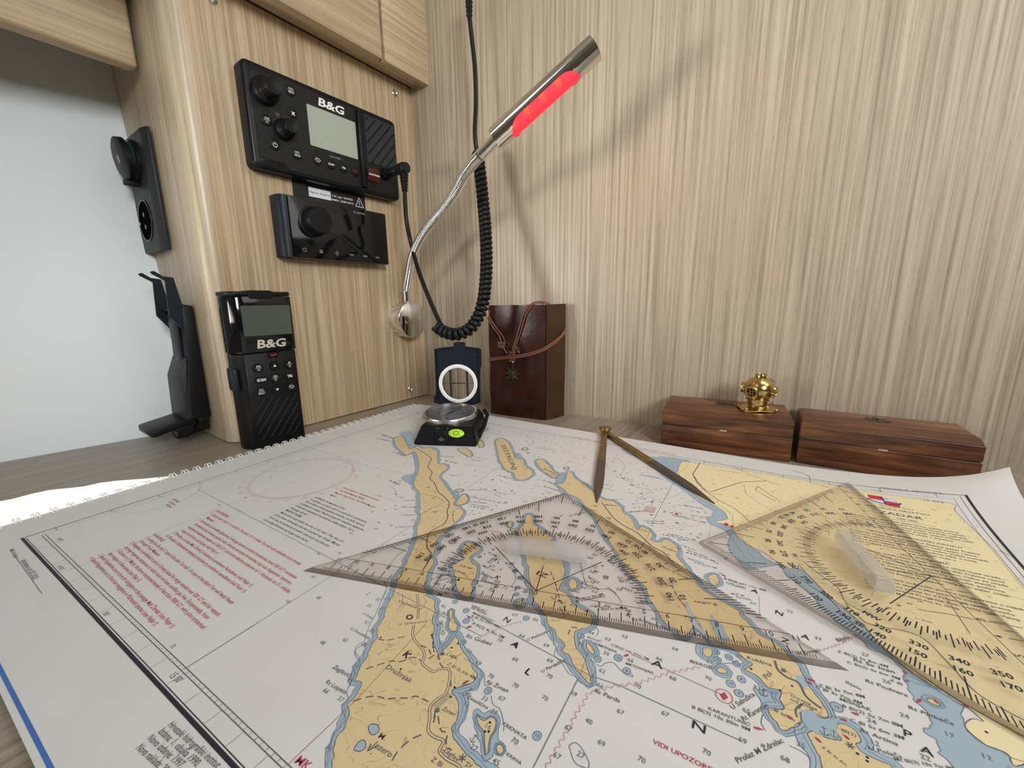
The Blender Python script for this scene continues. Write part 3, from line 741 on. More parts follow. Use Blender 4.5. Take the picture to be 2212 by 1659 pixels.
# ================================================================== CRADLE on the side board (region s=.26528 at 250,560)
z5 = Zr(250, 560, .26528)
def f5(x, y, off=0.0): return FR.xz(*z5(x, y), off)
cr0 = f5(650, 700, 0.0)[0]; cr1 = f5(755, 1280, 0)[1]; cr2 = f5(600, 345, .0)[1]
xr1 = (f5(640, 380)[0] + f5(755, 1200)[0]) / 2
print('cradle', cr0, xr1, cr1, cr2, f5(650,800), f5(400,950,.05), f5(600,1320,.03), f5(160,1370,.075))
cw = .043; xl1 = xr1 - cw
cd = thing('handset_cradle', 'empty black plastic wall cradle with two upturned prongs and foot tray', 'cradle', FR, ((xl1 + xr1) / 2, 0, cr1))
xl1, xr1 = -.087, -.043
m = MB(); m.prism([(0, .0268), (-.0185, .0268), (-.0155, .0745), (-.013, .0935), (-.0115, .124), (-.009, .1505), (0, .1484)], xl1, xr1, axis='x', bev=.0012, seg=2); m.build('mounting_block', 'black_plastic', cd)
for x in (xl1 + .0018, xr1 - .0018):
    m = MB(); m.prism([(-.030, .1822), (-.027, .1832), (-.0205, .1782), (-.0123, .1772), (-.0090, .150), (-.0100, .122), (-.0114, .1231), (-.0215, .1384), (-.0194, .1737), (-.0215, .1752), (-.029, .1800)], x - .0016, x + .0016, axis='x', bev=.0005, seg=1); m.build('prong', 'navy_plastic', cd)
m = MB(); m.box((xl1 + .003, -.0165, .143), (xr1 - .003, -.009, .1455), .0005, 1); m.build('cross_bar', 'black_plastic', cd)
m = MB(); m.prism([(-.0135, .0940), (-.0215, .0735), (-.0235, .0275), (-.0150, .0275), (-.0125, .0935)], xl1, xr1, axis='x', bev=.0012, seg=2); m.build('back_rest', 'grey_plastic', cd)
m = MB(); m.box((xl1 + .012, -.0152, .076), (xr1 - .010, -.0120, .140), .001, 2); m.build('spring_tongue', 'navy_plastic', cd)
m = MB(); m.prism([(-.016, .0300), (-.0520, .0235), (-.0540, .0225), (-.0535, .0160), (-.049, .0155), (-.016, .0235)], xl1, xr1, axis='x', bev=.0014, seg=2); m.build('foot_tray', 'black_plastic', cd)
m = MB(); m.prism([(-.0015, .028), (-.0015, .013), (-.026, .0075), (-.034, .0085), (-.035, .0185), (-.028, .026)], xl1 + .003, xr1 - .002, axis='x', bev=.002, seg=2); m.build('lower_housing', 'black_gloss', cd)
# ================================================================== HANDHELD RADIO
g0, g1 = onz(550, 974), onz(663, 943.7)
FH = Fr(g0, azim(g0, g1)); hw = .0545; hh = .161
z6 = Zr(460, 600, .24121)
def f6(x, y, off=0.0): return FH.xz(*z6(x, y), off)
hr = thing('handheld_radio', 'black handheld marine radio standing upright against the oak panel', 'radio', FH, (hw / 2, 0, 0))
dpt = .030; zs = f6(500, 660)[1]
m = MB(); m.prism([(0, .004), (.003, 0), (hw - .003, 0), (hw, .004), (hw, dpt), (.004, dpt), (-.004, dpt - .006), (-.004, .012)], 0.0, zs - .0008, axis='z', bev=.0008, seg=1); m.build('lower_body', 'black_plastic', hr)
m = MB(); m.prism([(-.002, .006), (.002, .0005), (.008, -.001), (hw - .005, -.001), (hw + .001, .003), (hw + .001, dpt), (.002, dpt + .002), (-.005, dpt - .004), (-.006, .014)], zs, hh - .004, axis='z', bev=.0012, seg=2); m.build('upper_body', 'black_gloss', hr)
m = MB(); m.prism([(-.004, .008), (.002, .001), (hw - .003, .0005), (hw + .001, .004), (hw + .001, dpt), (-.004, dpt)], hh - .0036, hh + .0008, axis='z', bev=.001, seg=2)
m.box((.014, -.0022, hh - .0065), (.036, .02, hh + .0018), .001, 1); m.build('top_cap', 'black_plastic', hr)
yy = -.0012
c = [f6(245, 250, .001), f6(685, 245, .001), f6(705, 500, .001), f6(280, 528, .001)]
x0, x1 = (c[0][0] + c[3][0]) / 2, (c[1][0] + c[2][0]) / 2; za, zb_ = (c[2][1] + c[3][1]) / 2, (c[0][1] + c[1][1]) / 2
MB().prism(rrect(x0, za, x1, zb_, .001), -.0015, 0.0).build('screen', 'lcd_dark', hr)
m = MB(); a0 = f6(390, 632, .001); a1 = f6(655, 612, .001)
text(m, 'B&G', wall_fn(a0[0], a0[1], yy - .0002), width=a1[0] - a0[0], bold=1, size=f6(400, 560, .001)[1] - a0[1], shear=.15); m.build('brand_lettering', 'print_silver', hr, smooth=False)
def hbtn(x, y, kind, w_=.0052, h_=.0045, rnd=True):
    cx_, cz_ = f6(x, y, 0.0); m = MB()
    m.prism(rrect(cx_ - w_, cz_ - h_, cx_ + w_, cz_ + h_, min(w_, h_) * (.99 if rnd else .35)), -.0013, .002, .0005, 1); bt = m.build('button', 'button_rubber', hr)
    m = MB(); y_ = -.0016; mat = 'print_white'
    if kind in 'ud':
        s_ = 1 if kind == 'u' else -1; m.add([(cx_ - .0016, y_, cz_ - .0012 * s_), (cx_ + .0016, y_, cz_ - .0012 * s_), (cx_, y_, cz_ + .0014 * s_)], [(0, 1, 2)])
    elif kind == 'W': cloud_icon(m, cx_, cz_, .0026, y_)
    elif kind == 'XP':
        text(m, 'x', wall_fn(cx_, cz_ + .0022, y_), size=.0026, center=True, bold=1); lineq(m, cx_ - .0028, cz_, cx_ + .0028, cz_, .0003, y_); power_icon(m, cx_, cz_ - .0021, .0012, y_)
    elif kind == '16/9': text(m, kind, wall_fn(cx_, cz_, y_), width=.0062, center=True, size=.0024, bold=1); mat = 'print_red'
    elif '/' in kind:
        a, b_ = kind.split('/')
        text(m, a, wall_fn(cx_, cz_ + .0018, y_), width=(.0042 if len(a) < 4 else .0058), center=True, size=.0019); text(m, b_, wall_fn(cx_, cz_ - .0019, y_), width=(.0028 if len(b_) < 4 else .0062), center=True, size=.0018)
        lineq(m, cx_ - .0030, cz_, cx_ + .0030, cz_, .0003, y_)
    else: text(m, kind, wall_fn(cx_, cz_, y_), width=(.0086 if len(kind) > 3 else .005), center=True, size=.0028, bold=1)
    m.build('button_print', mat, bt, smooth=False)
for a in ((535, 690, '16/9', .0055, .0026, False), (403, 808, 'AIS/IC'), (548, 785, 'u', .0045, .0045, False), (680, 772, 'XP'), (430, 914, 'SCAN', .0066, .0032, True), (555, 895, 'OK/HL', .0054, .0050), (683, 878, 'TRI', .0062, .0030, True), (430, 1018, 'DSC/MENU', .0056, .0050), (572, 1000, 'd', .0045, .0045, False), (700, 975, 'W')): hbtn(*a)
m = MB()
for k in range(11):
    zc_ = .052 - .0 ; a = -.030 + .0082 * k; x_a, z_a = .006 + max(0, a), .010 + max(0, -a) * 1.35
    L = min((hw - .006 - x_a) , (.052 - z_a) / 1.35)
    if L < .004: continue
    d = Vector((1, 1.35)).normalized() * .0005
    m.prism([(x_a - d.y * -1, z_a - d.x), (x_a + L + d.y, z_a + L * 1.35 - d.x), (x_a + L - d.y, z_a + L * 1.35 + d.x), (x_a - d.y, z_a + d.x)], -.0009, .001, .0002, 1)
m.build('speaker_ribs', 'grey_plastic', hr)
m = MB(); m.box((-.0062, .006, .062), (-.002, .026, .086), .002, 2); m.build('talk_key', 'navy_plastic', hr)

# ================================================================== COMPASS
kz0 = height(.17, -.07) + .0002
FK = Fr((-.068, .3805, kz0), R(-7))
cpz = thing('sighting_compass', 'black lensatic compass with open lid standing on the chart', 'compass', FK)
def frust(bot, top, z0, z1, bev=.0015):
    o = bmesh.new(); n = len(bot); a = [o.verts.new((*p, z0)) for p in bot]; b_ = [o.verts.new((*p, z1)) for p in top]
    o.faces.new(a[::-1]); o.faces.new(b_)
    for i in range(n): o.faces.new([a[i], a[(i + 1) % n], b_[(i + 1) % n], b_[i]])
    bmesh.ops.bevel(o, geom=o.edges[:], offset=bev, segments=2, affect='EDGES'); m = MB(); m._in(o); return m
frust([(-.033, 0), (.033, 0), (.031, .064), (.024, .078), (-.022, .078), (-.033, .060)], [(-.026, .009), (.028, .007), (.028, .060), (.022, .076), (-.020, .076), (-.027, .058)], 0, .0185).build('body', 'black_plastic', cpz)
Mt = Matrix.Translation((-.004, .040, .0170)) @ Matrix.Rotation(R(4), 4, 'X'); dr = .0290
m = MB(); m.lathe([(dr * .96, 0), (dr * .99, .002), (dr, .0035), (dr, .007), (dr * .97, .0083), (dr * .93, .0083), (dr * .925, .0058)], 72, Mt)
for k in range(120):
    a = 2 * PI * k / 120; m.box((dr * .995, -.0003, .0036), (dr * 1.012, .0003, .0068), 0, 1, Mt @ Matrix.Rotation(a, 4, 'Z'))
m.build('bezel_ring', 'steel', cpz)
m = MB(); m.lathe([(dr * .93, .0058), (.0001, .0058)], 64, Mt); dial = m.build('dial', 'dial_paper', cpz)
m = MB()
def fn_m(x0, y0, ang, z, M_): 
    ca, sa = math.cos(ang), math.sin(ang)
    return lambda x, y: M_ @ Vector((x0 + x * ca - y * sa, y0 + x * sa + y * ca, z))
for k in range(72):
    a = 2 * PI * k / 72; r0 = dr * (.80 if k % 2 else .76)
    m.add([fn_m(0, 0, a, .0060, Mt)(*p) for p in ((r0, -.00012), (dr * .86, -.00012), (dr * .86, .00012), (r0, .00012))], [(0, 1, 2, 3)])
for k in range(0, 36, 2):
    a = 2 * PI * k / 36; text(m, str(k * 10), fn_m(dr * .69 * math.cos(a), dr * .69 * math.sin(a), a - PI / 2, .0060, Mt), size=.0016, center=True)
for a, s_ in ((90, 'N'), (0, 'E'), (270, 'S'), (180, 'W')):
    text(m, s_, fn_m(dr * .5 * math.cos(R(a)), dr * .5 * math.sin(R(a)), R(a - 90), .0060, Mt), size=.0032, center=True, bold=1)
m.add([fn_m(0, 0, R(68), .0064, Mt)(*p) for p in ((-dr * .5, 0), (0, -.0014), (dr * .62, 0), (0, .0014))], [(0, 1, 2, 3)])
m.lathe([(.0012, .0058), (.0008, .0066), (.0001, .0068)], 12, Mt); m.build('dial_print', 'ink', dial, smooth=False)
m = MB(); m.lathe([(dr * .93, .0070), (dr * .5, .0073), (.0001, .0074)], 64, Mt); m.build('crystal', 'lens_glass', cpz)
m = MB(); x_, z_ = .010, .0132; ml = Matrix.Translation((.0115, .0035, .0125)) @ Matrix.Rotation(R(63), 4, 'X')
m.lathe([(.0042, -.001), (.0042, .0006), (.0036, .0011), (.0001, .0013)], 28, ml @ Matrix.Scale(1.9, 4, (1, 0, 0))); lv = m.build('level_vial', 'level_green', cpz)
m = MB(); 
for k in range(20):
    a, b_ = 2 * PI * k / 20, 2 * PI * (k + 1) / 20; rr_ = .0022
    m.add([ml @ Vector((1.3 * r_ * math.cos(t_), r_ * math.sin(t_), .0015)) for r_, t_ in ((rr_, a), (rr_ * .8, a), (rr_ * .8, b_), (rr_, b_))], [(0, 1, 2, 3)])
m.build('level_ring', 'ink', lv, smooth=False)
m = MB(); mt = Matrix.Translation((-.003, .006, .0085)) @ YD
m.lathe([(.0072, -.002), (.0072, .0062), (.0066, .007), (.0042, .007), (.0038, .0058), (.0001, .0056)], 32, mt); m.box((-.010, -.0005, .006), (.004, .012, .0172), .002, 2); m.build('eyepiece', 'black_plastic', cpz)
m = MB(); m.lathe([(.0037, .0062), (.0001, .0066)], 24, mt); m.build('eyepiece_lens', 'lcd_dark', cpz)
m = MB(); m.tube([Vector((.031, .02, .004)), Vector((.034, .035, .012)), Vector((.0335, .055, .017)), Vector((.028, .068, .019))], .0022, 10); m.build('thumb_loop', 'black_plastic', cpz)
# lid (local wall frame facing the viewer)
q0, q1 = onz(938, 873, .030), onz(1036, 874, .030)
FLd = Fr((q0.x, q0.y, 0), azim(q0, q1)); fl = lambda x, y, off=0: FLd.xz(*Zr(860, 720, .16272)(x, y), off)
rel = FK.inv @ FLd.m
pts_l = [fl(*p) for p in ((475, 920), (620, 965), (620, 990), (940, 990), (940, 965), (1085, 925), (1085, 460), (1098, 450), (1098, 215), (1060, 195), (885, 175), (885, 130), (870, 118), (750, 118), (735, 130), (735, 175), (540, 195), (495, 215), (490, 455), (500, 465), (500, 830), (475, 830))]
cx_, cz_ = fl(797, 668); rin = abs(fl(797, 460)[1] - fl(797, 878)[1]) / 2; rout = abs(fl(797, 412)[1] - fl(797, 922)[1]) / 2
NS = 48; ring_pts = [(cx_ + rin * math.cos(2 * PI * k / NS), cz_ + rin * math.sin(2 * PI * k / NS)) for k in range(NS)]
tt = tessellate_polygon([[Vector((x, z, 0)) for x, z in pts_l], [Vector((x, z, 0)) for x, z in ring_pts]])
allp = pts_l + ring_pts; n = len(pts_l); T_ = .003
def lidm(m_): 
    for y_ in (0, T_): m_.add([(x, y_, z) for x, z in allp], tt, rel)
    for loop in (list(range(n)), list(range(n, n + NS))):
        for i in range(len(loop)):
            a, b_ = loop[i], loop[(i + 1) % len(loop)]
            m_.add([(allp[a][0], 0, allp[a][1]), (allp[b_][0], 0, allp[b_][1]), (allp[b_][0], T_, allp[b_][1]), (allp[a][0], T_, allp[a][1])], [(0, 1, 2, 3)], rel)
m = MB(); lidm(m)
lx0, lx1, lz0, lz1 = fl(500, 500)[0], fl(1085, 500)[0], fl(700, 900)[1], fl(700, 200)[1]
for a, b_ in (((lx0, lz0), (lx0 + .0012, lz1)), ((lx1 - .0012, lz0), (lx1, lz1))): m.box((a[0], -.0028, a[1]), (b_[0], 0, b_[1]), .0004, 1, rel)
ta, tb, tcn, tdn = fl(545, 200), fl(730, 178), fl(890, 178), fl(1060, 200)
for a, b_ in ((ta, tb), (tcn, tdn)): m.prism([(a[0], a[1] - .0012), (b_[0], b_[1] - .0012), (b_[0], b_[1]), (a[0], a[1])], -.0028, 0, .0003, 1, m=rel)
lid = m.build('lid', 'navy_plastic', cpz)
m = MB()
for x, y in ((585, 285), (1030, 285), (565, 885), (1015, 885)):
    a, b_ = fl(x, y)
    m.lathe([(.0026, 0), (.0026, .0005), (.0021, .0005), (.0021, 0)], 20, rel @ Matrix.Translation((a, 0, b_)) @ YD, cap=False)
m.build('post_mark', 'grey_plastic', lid)['kind'] = 'stuff'
m = MB(); m.lathe([(rout, 0), (rout, .0012), (rout * .97, .0016), (rin * 1.04, .0016), (rin, .0012), (rin, -.002)], 64, rel @ Matrix.Translation((cx_, 0, cz_)) @ YD, cap=False); wr_ = m.build('window_ring', 'ring_silver', cpz)
m = MB(); m.lathe([(rin, -.0008), (.0001, -.0008)], 48, rel @ Matrix.Translation((cx_, 0, cz_)) @ YD, cap=False); m.build('window_pane', 'lens_glass', cpz)
m = MB(); y_ = .0006; z_top = math.sqrt(rin ** 2 - .008 ** 2)
for s_ in (fl(692, 600)[0], fl(914, 600)[0]): 
    hgt = math.sqrt(max(1e-9, rin ** 2 - (s_ - cx_) ** 2)); m.box((s_ - .0012, y_, cz_ - hgt), (s_ + .0012, y_ + .0008, cz_ + hgt), 0, 1, rel)
m.box((cx_ - .0002, y_, cz_ - rin), (cx_ + .0002, y_ + .0003, cz_ + rin), 0, 1, rel); m.box((cx_ - rin, y_, cz_ - .0002), (cx_ + rin, y_ + .0003, cz_ + .0002), 0, 1, rel); m.box((cx_ - .0085, y_, cz_ - .0001), (cx_ + .0085, y_ + .0003, cz_ + .0009), 0, 1, rel)
m.build('sight_lines', 'grey_plastic', cpz)
m = MB(); a, b_ = fl(620, 980), fl(940, 980)
m.tube([rel @ Vector((a[0], .001, a[1] - .001)), rel @ Vector((b_[0], .001, a[1] - .001))], .0022, 14)
m.box((a[0] + .002, -.006, a[1] - .006), (b_[0] - .002, .003, a[1] + .001), .001, 1, rel); m.build('hinge', 'black_plastic', cpz)

# ================================================================== LEATHER JOURNAL
J0, J1, J2 = onz(1060, 893), onz(1177.7, 908), onz(1217.6, 899)
FJ = Fr(J0, azim(J0, J1)); j1 = FJ.inv @ J1; j2 = FJ.inv @ J2; jh = .1445
jn = thing('leather_journal', 'dark brown leather journal tied with a thin leather cord', 'journal', FJ, (j1.x / 2, 0, 0))
jt = .021
m = MB(); m.prism([(.001, .003), (j1.x - .003, .003), (j2.x - .006, j2.y - .002), (.004, jt + .006)], .002, jh - .003, axis='z', bev=.0008, seg=1); m.build('page_block', 'page_edge', jn)
def sheet(path, z0, z1, th, nz=20, wob=.0006, seed=0):
    m = MB(); n = len(path); vs = []
    for k in range(nz + 1):
        z = z0 + (z1 - z0) * k / nz
        for side in (0, 1):
            for i, p in enumerate(path):
                a = Vector(path[max(i - 1, 0)]); b_ = Vector(path[min(i + 1, n - 1)]); t_ = (b_ - a).normalized(); nn = Vector((-t_.y, t_.x))
                q = Vector(p) + nn * (th / 2 * (1 if side else -1)) + nn * wob * noise.noise(Vector((p[0] * 60, p[1] * 60 + seed, z * 35)))
                ez = .0007 * noise.noise(Vector((p[0] * 90, 3 + seed, 0))) * (1 if k in (0, nz) else 0) + (.0004 if k == 0 else 0)
                vs.append((q.x, q.y, max(.0003, z + ez)))
    L = 2 * n; fs = []
    for k in range(nz):
        for i in range(n - 1):
            fs.append((k * L + i, k * L + i + 1, (k + 1) * L + i + 1, (k + 1) * L + i)); fs.append((k * L + n + i, (k + 1) * L + n + i, (k + 1) * L + n + i + 1, k * L + n + i + 1))
        for i in (0, n - 1): fs.append((k * L + i, (k + 1) * L + i, (k + 1) * L + n + i, k * L + n + i))
    for i in range(n - 1):
        fs.append((i, n + i, n + i + 1, i + 1)); k = nz * L; fs.append((k + i, k + i + 1, k + n + i + 1, k + n + i))
    m.add(vs, fs); return m
fr_ = [(-.001 + .0025 * (k == 0), .002 - .002 * math.sin(PI * min(1, k / 10))) for k in range(2)]
front = [(0.0, .006), (-.0008, .003), (.002, .0004)] + [(x * j1.x, -.0004 - .0008 * math.sin(x * PI)) for x in (.15, .3, .45, .6, .75, .9)] + [(j1.x, 0)]
m = sheet(front, .0005, jh, .0016, 24, .0012, 1); m.build('front_cover', 'leather', jn, sharp=50)
side = [(j1.x + .0006, .0004), ((j1.x + j2.x) / 2, j2.y / 2 - .0008), (j2.x, j2.y), (j2.x - .004, j2.y + .004)]
m = sheet(side, .0004, jh + .0005, .0016, 20, .0006, 5); m.build('spine', 'leather_spine', jn, sharp=50)
m = sheet([(0.0, .006), (.002, .012), (.010, jt + .010), (j2.x - .004, j2.y + .004)], .0005, jh - .0005, .0016, 12, .0005, 8); m.build('back_cover', 'leather', jn, sharp=50)
z7 = Zr(820, 580, .20493)
def f7(x, y, off): h_ = FJ.hit(*z7(x, y), off); return h_
def cord(pts, rad=.00115, twin=0):
    P = smooth_path([f7(*p) for p in pts], 8); m = MB(); m.tube(P, rad, 8)
    if twin: m.tube([p + Vector((.0004, -.0006, -twin)) for p in P], rad, 8)
    return m
cd_ = cord([(1150, 955, .002), (1250, 938, .0035), (1370, 925, .0045), (1470, 915, .004), (1600, 890, .003), (1715, 850, .003)], .0010, .0022)
P2 = [FJ.hit(*z7(1715, 850), .003)]; s3 = [(1715, 850, .003), ]
# around the spine side
FS_ = Fr(J1, azim(J1, J2))
def fs7(x, y, off): return FJ.inv @ (FS_.m @ FS_.hit(*z7(x, y), off))
P2 = [f7(1700, 856, .003), fs7(1760, 825, .003), fs7(1860, 755, .003), fs7(1925, 690, .003), fs7(1955, 640, .003), fs7(1950, 600, -.004), fs7(1935, 580, -.008)]
PP = smooth_path(P2, 8); cd_.tube(PP, .0010, 8); cd_.tube([p + Vector((.0005, -.0004, -.0022)) for p in PP], .0010, 8)
cd_.build('wrap_cord', 'leather_cord', jn)
c2_ = cord([(1390, 905, .005), (1415, 800, .005), (1450, 700, .004), (1480, 600, .004), (1510, 500, .0035), (1560, 420, .003), (1600, 372, .003), (1650, 352, -.002), (1720, 352, -.008), (1790, 372, -.014)], .0009, 0)
P = smooth_path([f7(*p) for p in [(1410, 905, .005), (1435, 800, .005), (1475, 700, .004), (1505, 600, .004), (1535, 500, .0035), (1580, 425, .003), (1620, 378, .003), (1680, 366, -.003), (1740, 368, -.010)]], 8); c2_.tube(P, .0009, 8)
c2_.build('upper_cord', 'leather_cord', jn)
c3_ = cord([(1155, 425, -.004), (1125, 440, .001), (1120, 490, .003), (1160, 560, .003), (1210, 640, .003), (1255, 700, .0035), (1280, 760, .004), (1290, 800, .004), (1320, 860, .004), (1345, 900, .004)], .0009, 0)
P = smooth_path([f7(*p) for p in [(1165, 450, .001), (1150, 480, .003), (1180, 550, .003), (1230, 625, .003), (1280, 690, .0035), (1305, 730, .0035), (1318, 770, .003)]], 8); c3_.tube(P, .0009, 8)
c3_.build('left_cord', 'leather_cord', jn)
def knot(cx_, cy_, r, name='knot'):
    m = MB()
    for k in range(4):
        P = [f7(cx_ + r * math.cos(t_) * 1.1, cy_ - r * .5 + k * r * .42 + r * .5 * math.sin(t_), .0045 + .0022 * math.cos(t_ * .5 + k)) for t_ in [PI * j / 8 for j in range(9)]]
        m.tube(P, .0013, 8)
    m.build(name, 'leather_cord', jn)
knot(1285, 790, 30); knot(1395, 890, 26); knot(1395, 950, 24)
# ship's wheel charm and small cog charm
def wheel(cx_, cy_, r, spokes, name, knobs=True):
    c = f7(cx_, cy_, .0045); m = MB(); mt = Matrix.Translation(c) @ Matrix.Rotation(R(8), 4, 'Z') @ YD
    def ringp(rad, w_): return [Vector((rad * math.cos(2 * PI * k / 24), rad * math.sin(2 * PI * k / 24), 0)) for k in range(25)]
    m.tube([mt @ p for p in ringp(r * .62, 0)], r * .10, 8, cap=False)
    m.tube([mt @ p for p in ringp(r * .40, 0)], r * .05, 6, cap=False)
    m.lathe([(r * .2, -r * .08), (r * .2, r * .1), (r * .1, r * .16), (.0001, r * .16)], 16, mt)
    for k in range(spokes):
        a = 2 * PI * k / spokes; d = Vector((math.cos(a), math.sin(a), 0)); m.tube([mt @ (d * r * .1), mt @ (d * r * .92)], r * .05, 6)
        if knobs: m.merge(_ball(mt @ (d * r * .96), r * .10))
    return m.build(name, 'bronze', jn)
def _ball(c, r):
    m = MB(); m.lathe([(.0001, -r), (r * .7, -r * .7), (r, 0), (r * .7, r * .7), (.0001, r)], 10, Matrix.Translation(c)); return m
wheel(1400, 1105, .0092, 8, 'wheel_charm')
m = MB(); m.tube(smooth_path([f7(1395, 975, .0055), f7(1410, 1000, .0052), f7(1402, 1030, .005)], 5), .0006, 6)
for k in range(3):
    c = f7(1330 + 14 * k, 770 + 12 * k, .0045); m.tube([c + Vector((.0014 * math.cos(t_), -.0003, .0014 * math.sin(t_))) for t_ in [2 * PI * j / 12 for j in range(13)]], .0003, 6, cap=False)
c = f7(1425, 805, .005); m.tube([c + Vector((.0042 * math.cos(t_), -.0003, .0042 * math.sin(t_))) for t_ in [2 * PI * j / 24 for j in range(25)]], .0004, 6, cap=False)
m.build('cord_links', 'bronze', jn)
wheel(1450, 850, .0060, 6, 'round_charm', False)

# ================================================================== WOODEN BOXES
BH = .0365
def wbox(pl_, pr_, label):
    l = onz(*pl_, BH); r_ = onz(*pr_, BH); Fq = Fr((l.x, l.y, 0), azim(l, r_)); w_ = math.hypot(r_.x - l.x, r_.y - l.y)
    dB = -(FB.inv @ l).y - .004; D_ = min(dB, .062)
    w_ += .0010; b = thing('wooden_box', label, 'box', Fq, (w_ / 2, 0, 0), 'rosewood boxes along the right wall')
    zs_ = BH - .0135
    m = MB(); m.prism([(0, .0), (w_, .0), (w_, D_), (0, D_)], .0, zs_ - .00005, axis='z', bev=.0004, seg=1); m.build('base', 'rosewood', b)
    o = bmesh.new(); ch = .010
    P0 = [(0, 0, zs_ + .0002), (w_, 0, zs_ + .0002), (w_, D_, zs_ + .0002), (0, D_, zs_ + .0002), (0, 0, BH), (w_, 0, BH), (w_, D_, BH), (0, D_, BH), (.0015, .009, BH + .0042), (w_ - .0015, .009, BH + .0042), (w_ - .0015, D_ - .003, BH + .0042), (.0015, D_ - .003, BH + .0042)]
    V = [o.verts.new(p) for p in P0]
    for f in ((3, 2, 1, 0), (0, 1, 5, 4), (1, 2, 6, 5), (2, 3, 7, 6), (3, 0, 4, 7), (4, 5, 9, 8), (5, 6, 10, 9), (6, 7, 11, 10), (7, 4, 8, 11), (8, 9, 10, 11)): o.faces.new([V[i] for i in f])
    bmesh.ops.bevel(o, geom=o.edges[:], offset=.0008, segments=3, affect='EDGES')
    m = MB(); m._in(o); m.build('lid', 'rosewood', b)
    # inlaid brass medallion on the lid
    m = MB(); mt = Matrix.Translation((w_ * .5, D_ * .60, BH + .0042))
    for k in range(8):
        a = 2 * PI * k / 8; m.box((0, -.0008, 0), (.0095, .0008, .0004), 0, 1, mt @ Matrix.Rotation(a, 4, 'Z'))
    m.lathe([(.0065, 0), (.0065, .0004), (.0045, .0005), (.0045, .0003), (.0001, .0003)], 28, mt); m.build('lid_inlay', 'bronze', b)
    MB().box((w_ * .5 - .003, -.0002, zs_ - .0006), (w_ * .5 + .003, .002, zs_ + .0006)).build('catch_groove', 'print_silver', b)
    return b, Fq, w_, D_
bA = wbox((1431.6, 887.6), (1714, 917), 'polished rosewood box under the small brass diving helmet')
bB = wbox((1730, 917.2), (2128, 964.7), 'polished rosewood box at the right end with nothing on top')

# ================================================================== DIVING HELMET (region s=.07685 at 1560,790)
z8 = Zr(1560, 790, .07685); hz = BH + .0045
hb = onz(1634, 884, hz); FHm = Fr(hb, R(-12)); kk = .0088 * 1.0
dh = thing('diving_helmet', 'small brass diving helmet ornament on the left rosewood box', 'ornament', FHm)
sc_ = (FHm.xz(*z8(1390, 700), 0)[0] - FHm.xz(*z8(545, 700), 0)[0]) / 2      # half width of the dome
rs = sc_; zc_ = FHm.xz(*z8(965, 650), 0)[1]; print('helmet', rs, zc_)
m = MB(); prof = [(rs * math.cos(R(a)), zc_ + rs * .93 * math.sin(R(a))) for a in range(-48, 90, 6)] + [(.0001, zc_ + rs * .93)]
m.lathe(prof, 48); m.build('dome', 'brass', dh)
m = MB(); m.lathe([(rs * .62, .0025), (rs * .66, .0036), (rs * .64, zc_ - rs * .80), (rs * .76, zc_ - rs * .76), (rs * .78, zc_ - rs * .68), (rs * .70, zc_ - rs * .6)], 48); m.build('collar', 'brass', dh)
m = MB(); nb = 48; vs = []; lay = [(1.0, 0.0), (1.0, .0010), (.70, .0030), (.55, .0042)]
for sc2, z in lay:
    for k in range(nb):
        a = 2 * PI * k / nb; r = rs * 1.33 * (1 + .10 * math.cos(4 * (a - PI / 4))) * (1 - .10 * abs(math.sin(2 * a)) * 0)
        vs.append((r * sc2 * math.cos(a), r * sc2 * .88 * math.sin(a), z + (.0009 * (1 - sc2)) + .0006 * (1 + math.cos(4 * a)) * (sc2 > .9)))
fs = [(i * nb + k, i * nb + (k + 1) % nb, (i + 1) * nb + (k + 1) % nb, (i + 1) * nb + k) for i in range(3) for k in range(nb)] + [tuple(range(nb))[::-1], tuple(3 * nb + k for k in range(nb))]
m.add(vs, fs); m.build('breastplate', 'brass', dh)
def port(az, el, r_, name='porthole', bars=True, lift_=0):
    d = Vector((math.cos(R(el)) * math.cos(R(az)), math.cos(R(el)) * math.sin(R(az)), math.sin(R(el))))
    c = Vector((0, 0, zc_)) + d * rs * .93; mt = Matrix.Translation(c) @ d.to_track_quat('Z', 'Y').to_matrix().to_4x4()
    m = MB(); m.lathe([(r_, -.002), (r_, .0018), (r_ * .92, .0026), (r_ * .76, .0026), (r_ * .68, .0018), (r_ * .68, 0)], 32, mt, cap=False); p = m.build(name, 'brass', dh)
    m = MB(); m.lathe([(r_ * .68, .0012), (.0001, .0014)], 28, mt, cap=False); m.build('port_glass', 'black_gloss', p)
    if bars:
        m = MB()
        for s_ in (-.2, .2):
            m.tube([mt @ Vector((r_ * s_, -r_ * .64, .0018)), mt @ Vector((r_ * s_, r_ * .64, .0018))], .00026, 6); m.tube([mt @ Vector((-r_ * .64, r_ * s_, .0020)), mt @ Vector((r_ * .64, r_ * s_, .0020))], .00026, 6)
        m.build('guard_bars', 'brass', p)
port(-134, -6, rs * .44); port(-36, -4, rs * .40); port(165, 4, rs * .40); port(-60, 86, rs * .38, 'top_port', False)
m = MB(); m.tube([Vector((rs * .35, -.001, zc_ + rs * .98)), Vector((rs * .72, -.001, zc_ + rs * .78)), Vector((rs * .92, -.001, zc_ + rs * .56))], [.0006, .0005, .0008], 8); m.build('valve', 'brass', dh)
for sx__ in (-1, 1):
    for sy__ in (-1, 1):
        m = MB(); m.lathe([(.0013, 0), (.0014, .0016), (.0006, .0026), (.0001, .0027)], 12, Matrix.Translation((sx__ * rs * .98, sy__ * rs * .86, .0012))); m.build('wing_nut', 'brass', dh)
